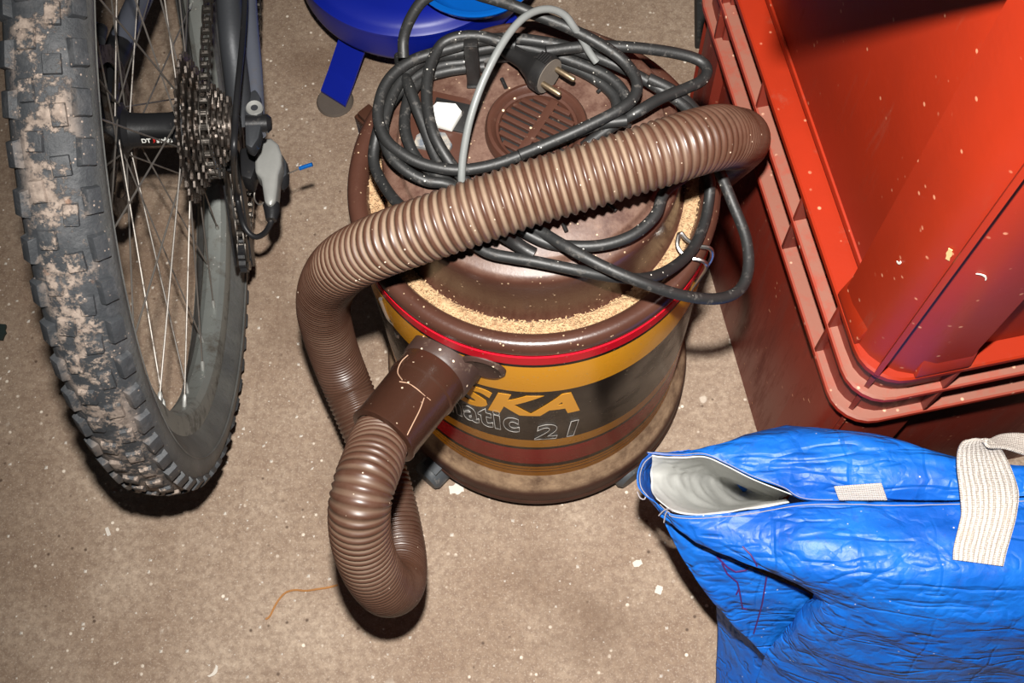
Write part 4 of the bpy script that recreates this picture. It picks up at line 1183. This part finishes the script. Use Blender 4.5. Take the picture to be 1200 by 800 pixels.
# ------------------------------------------------------------------ bits and pieces on the floor and on the crate
def fleck(name, px, py, z, l, w, ang, m, label, cat, th=.0018, curl=0.0):
    k = MB(); n = 6; rows_t = []; rows_b = []
    for i in range(n + 1):
        u = i / n - .5; ww = w * (1 - .5 * abs(u)) * random.uniform(.8, 1.15)
        off = curl * (u * u) * 4
        rows_t.append([(u * l, off - ww / 2, th), (u * l, off + ww / 2, th)]); rows_b.append([(u * l, off - ww / 2, 0.0002), (u * l, off + ww / 2, .0002)])
    vs = [p for r in rows_t + rows_b for p in r]; N = n + 1
    fs = []
    for i in range(n):
        a = 2 * i; b = a + 2; A2 = 2 * N + a; B2 = A2 + 2
        fs += [(a, b, b + 1, a + 1), (A2, A2 + 1, B2 + 1, B2), (a, A2, B2, b), (a + 1, b + 1, B2 + 1, A2 + 1)]
    fs += [(0, 1, 2 * N + 1, 2 * N), (2 * n, 2 * N + 2 * n, 2 * N + 2 * n + 1, 2 * n + 1)]
    k.add(vs, fs); o = k.build(name, m, None, smooth=False)
    o.location = at(px, py, z); o.rotation_euler = (0, 0, math.radians(ang)); tag(o, label, cat); return o
fleck('paint_chip', 252, 788, 0, .014, .004, 55, M_fleck, 'white curled chip on the floor at the lower left, below the muddy wheel', 'chip', curl=.003)
fleck('paint_chip', 127, 623, 0, .010, .005, -65, M_fleck, 'cream flake on the floor just below the muddy tyre', 'chip')
fleck('paint_chip', 747, 660, 0, .010, .007, 20, M_fleck, 'small white paint flake left of the blue bag, nearest the vacuum cleaner', 'chip', .001)
fleck('paint_chip', 772, 691, 0, .009, .008, 70, M_fleck, 'roundish white paint flake left of the blue bag, lowest one', 'chip', .001)
fleck('paint_chip', 535, 573, 0, .016, .012, 10, M_fleck, 'white dusty flake on the floor in front of the vacuum castor', 'chip', .0012)
fleck('plastic_fragment', 2, 390, 0, .020, .012, 85, mat('dark_green_plastic', (34, 46, 42), .6), 'dark green fragment on the floor at the left edge beside the tyre', 'fragment', .004)
k = MB(); pts = [(396, 685), (385, 688), (372, 690), (358, 692), (346, 691), (335, 694), (327, 702), (321, 712), (316, 722), (310, 726)]
k.tube(resample(spline([at(x, y, .0022) for x, y in pts], 6), .003), .0012, 6)
o = k.build('straw', mat('orange_straw', (176, 122, 70), .7)); tag(o, 'thin orange brown straw on the floor running from the hose bend', 'straw')
# loose grit
k = MB()
for i in range(900):
    x = random.uniform(-.75, .14); y = random.uniform(.08, 1.15); s_ = random.choice((.0006, .0008, .001, .0016))
    if (x - VX) ** 2 + (y - VY) ** 2 < .17 ** 2: continue
    h_ = s_ * .8; j = lambda: random.uniform(.6, 1.3)
    k.add([(x - s_ * j(), y - s_ * j(), 0), (x + s_ * j(), y - s_ * j(), 0), (x + s_ * j(), y + s_ * j(), 0), (x - s_ * j(), y + s_ * j(), 0), (x, y, h_ * 1.4)], [(0, 1, 4), (1, 2, 4), (2, 3, 4), (3, 0, 4)])
tag(k.build('floor_grit', M_fleck, None, smooth=False), 'pale grit scattered over the concrete floor', 'grit', kind='stuff')
# shavings stuck on the upper crate corner
bpy.context.view_layer.update()
dg = bpy.context.evaluated_depsgraph_get()
def shaving(px, py, l, w, ang, curl, m, label):
    d = W((px - 600, py - 400, FPX)).normalized()
    ok, loc, nrm, idx, ob, mx = sc.ray_cast(dg, CAMP, d)
    if not ok: return
    o = fleck('wood_shaving', 600, 400, 0, l, w, 0, m, label, 'shaving', .0008, curl)
    q = nrm.to_track_quat('Z', 'Y'); o.rotation_mode = 'QUATERNION'
    from mathutils import Quaternion
    o.rotation_quaternion = q @ Quaternion((0, 0, 1), math.radians(ang)); o.location = loc + nrm * .0003
shaving(1113, 297, .012, .0035, 100, 0, M_wood, 'straight tan wood splinter on the corner post of the upper crate')
shaving(1154, 322, .010, .0013, 140, .0025, M_fleck, 'curled white shaving right of the corner rib of the upper crate')
shaving(1055, 308, .006, .0018, 60, .001, M_fleck, 'tiny pale shaving on the left half of the corner post')
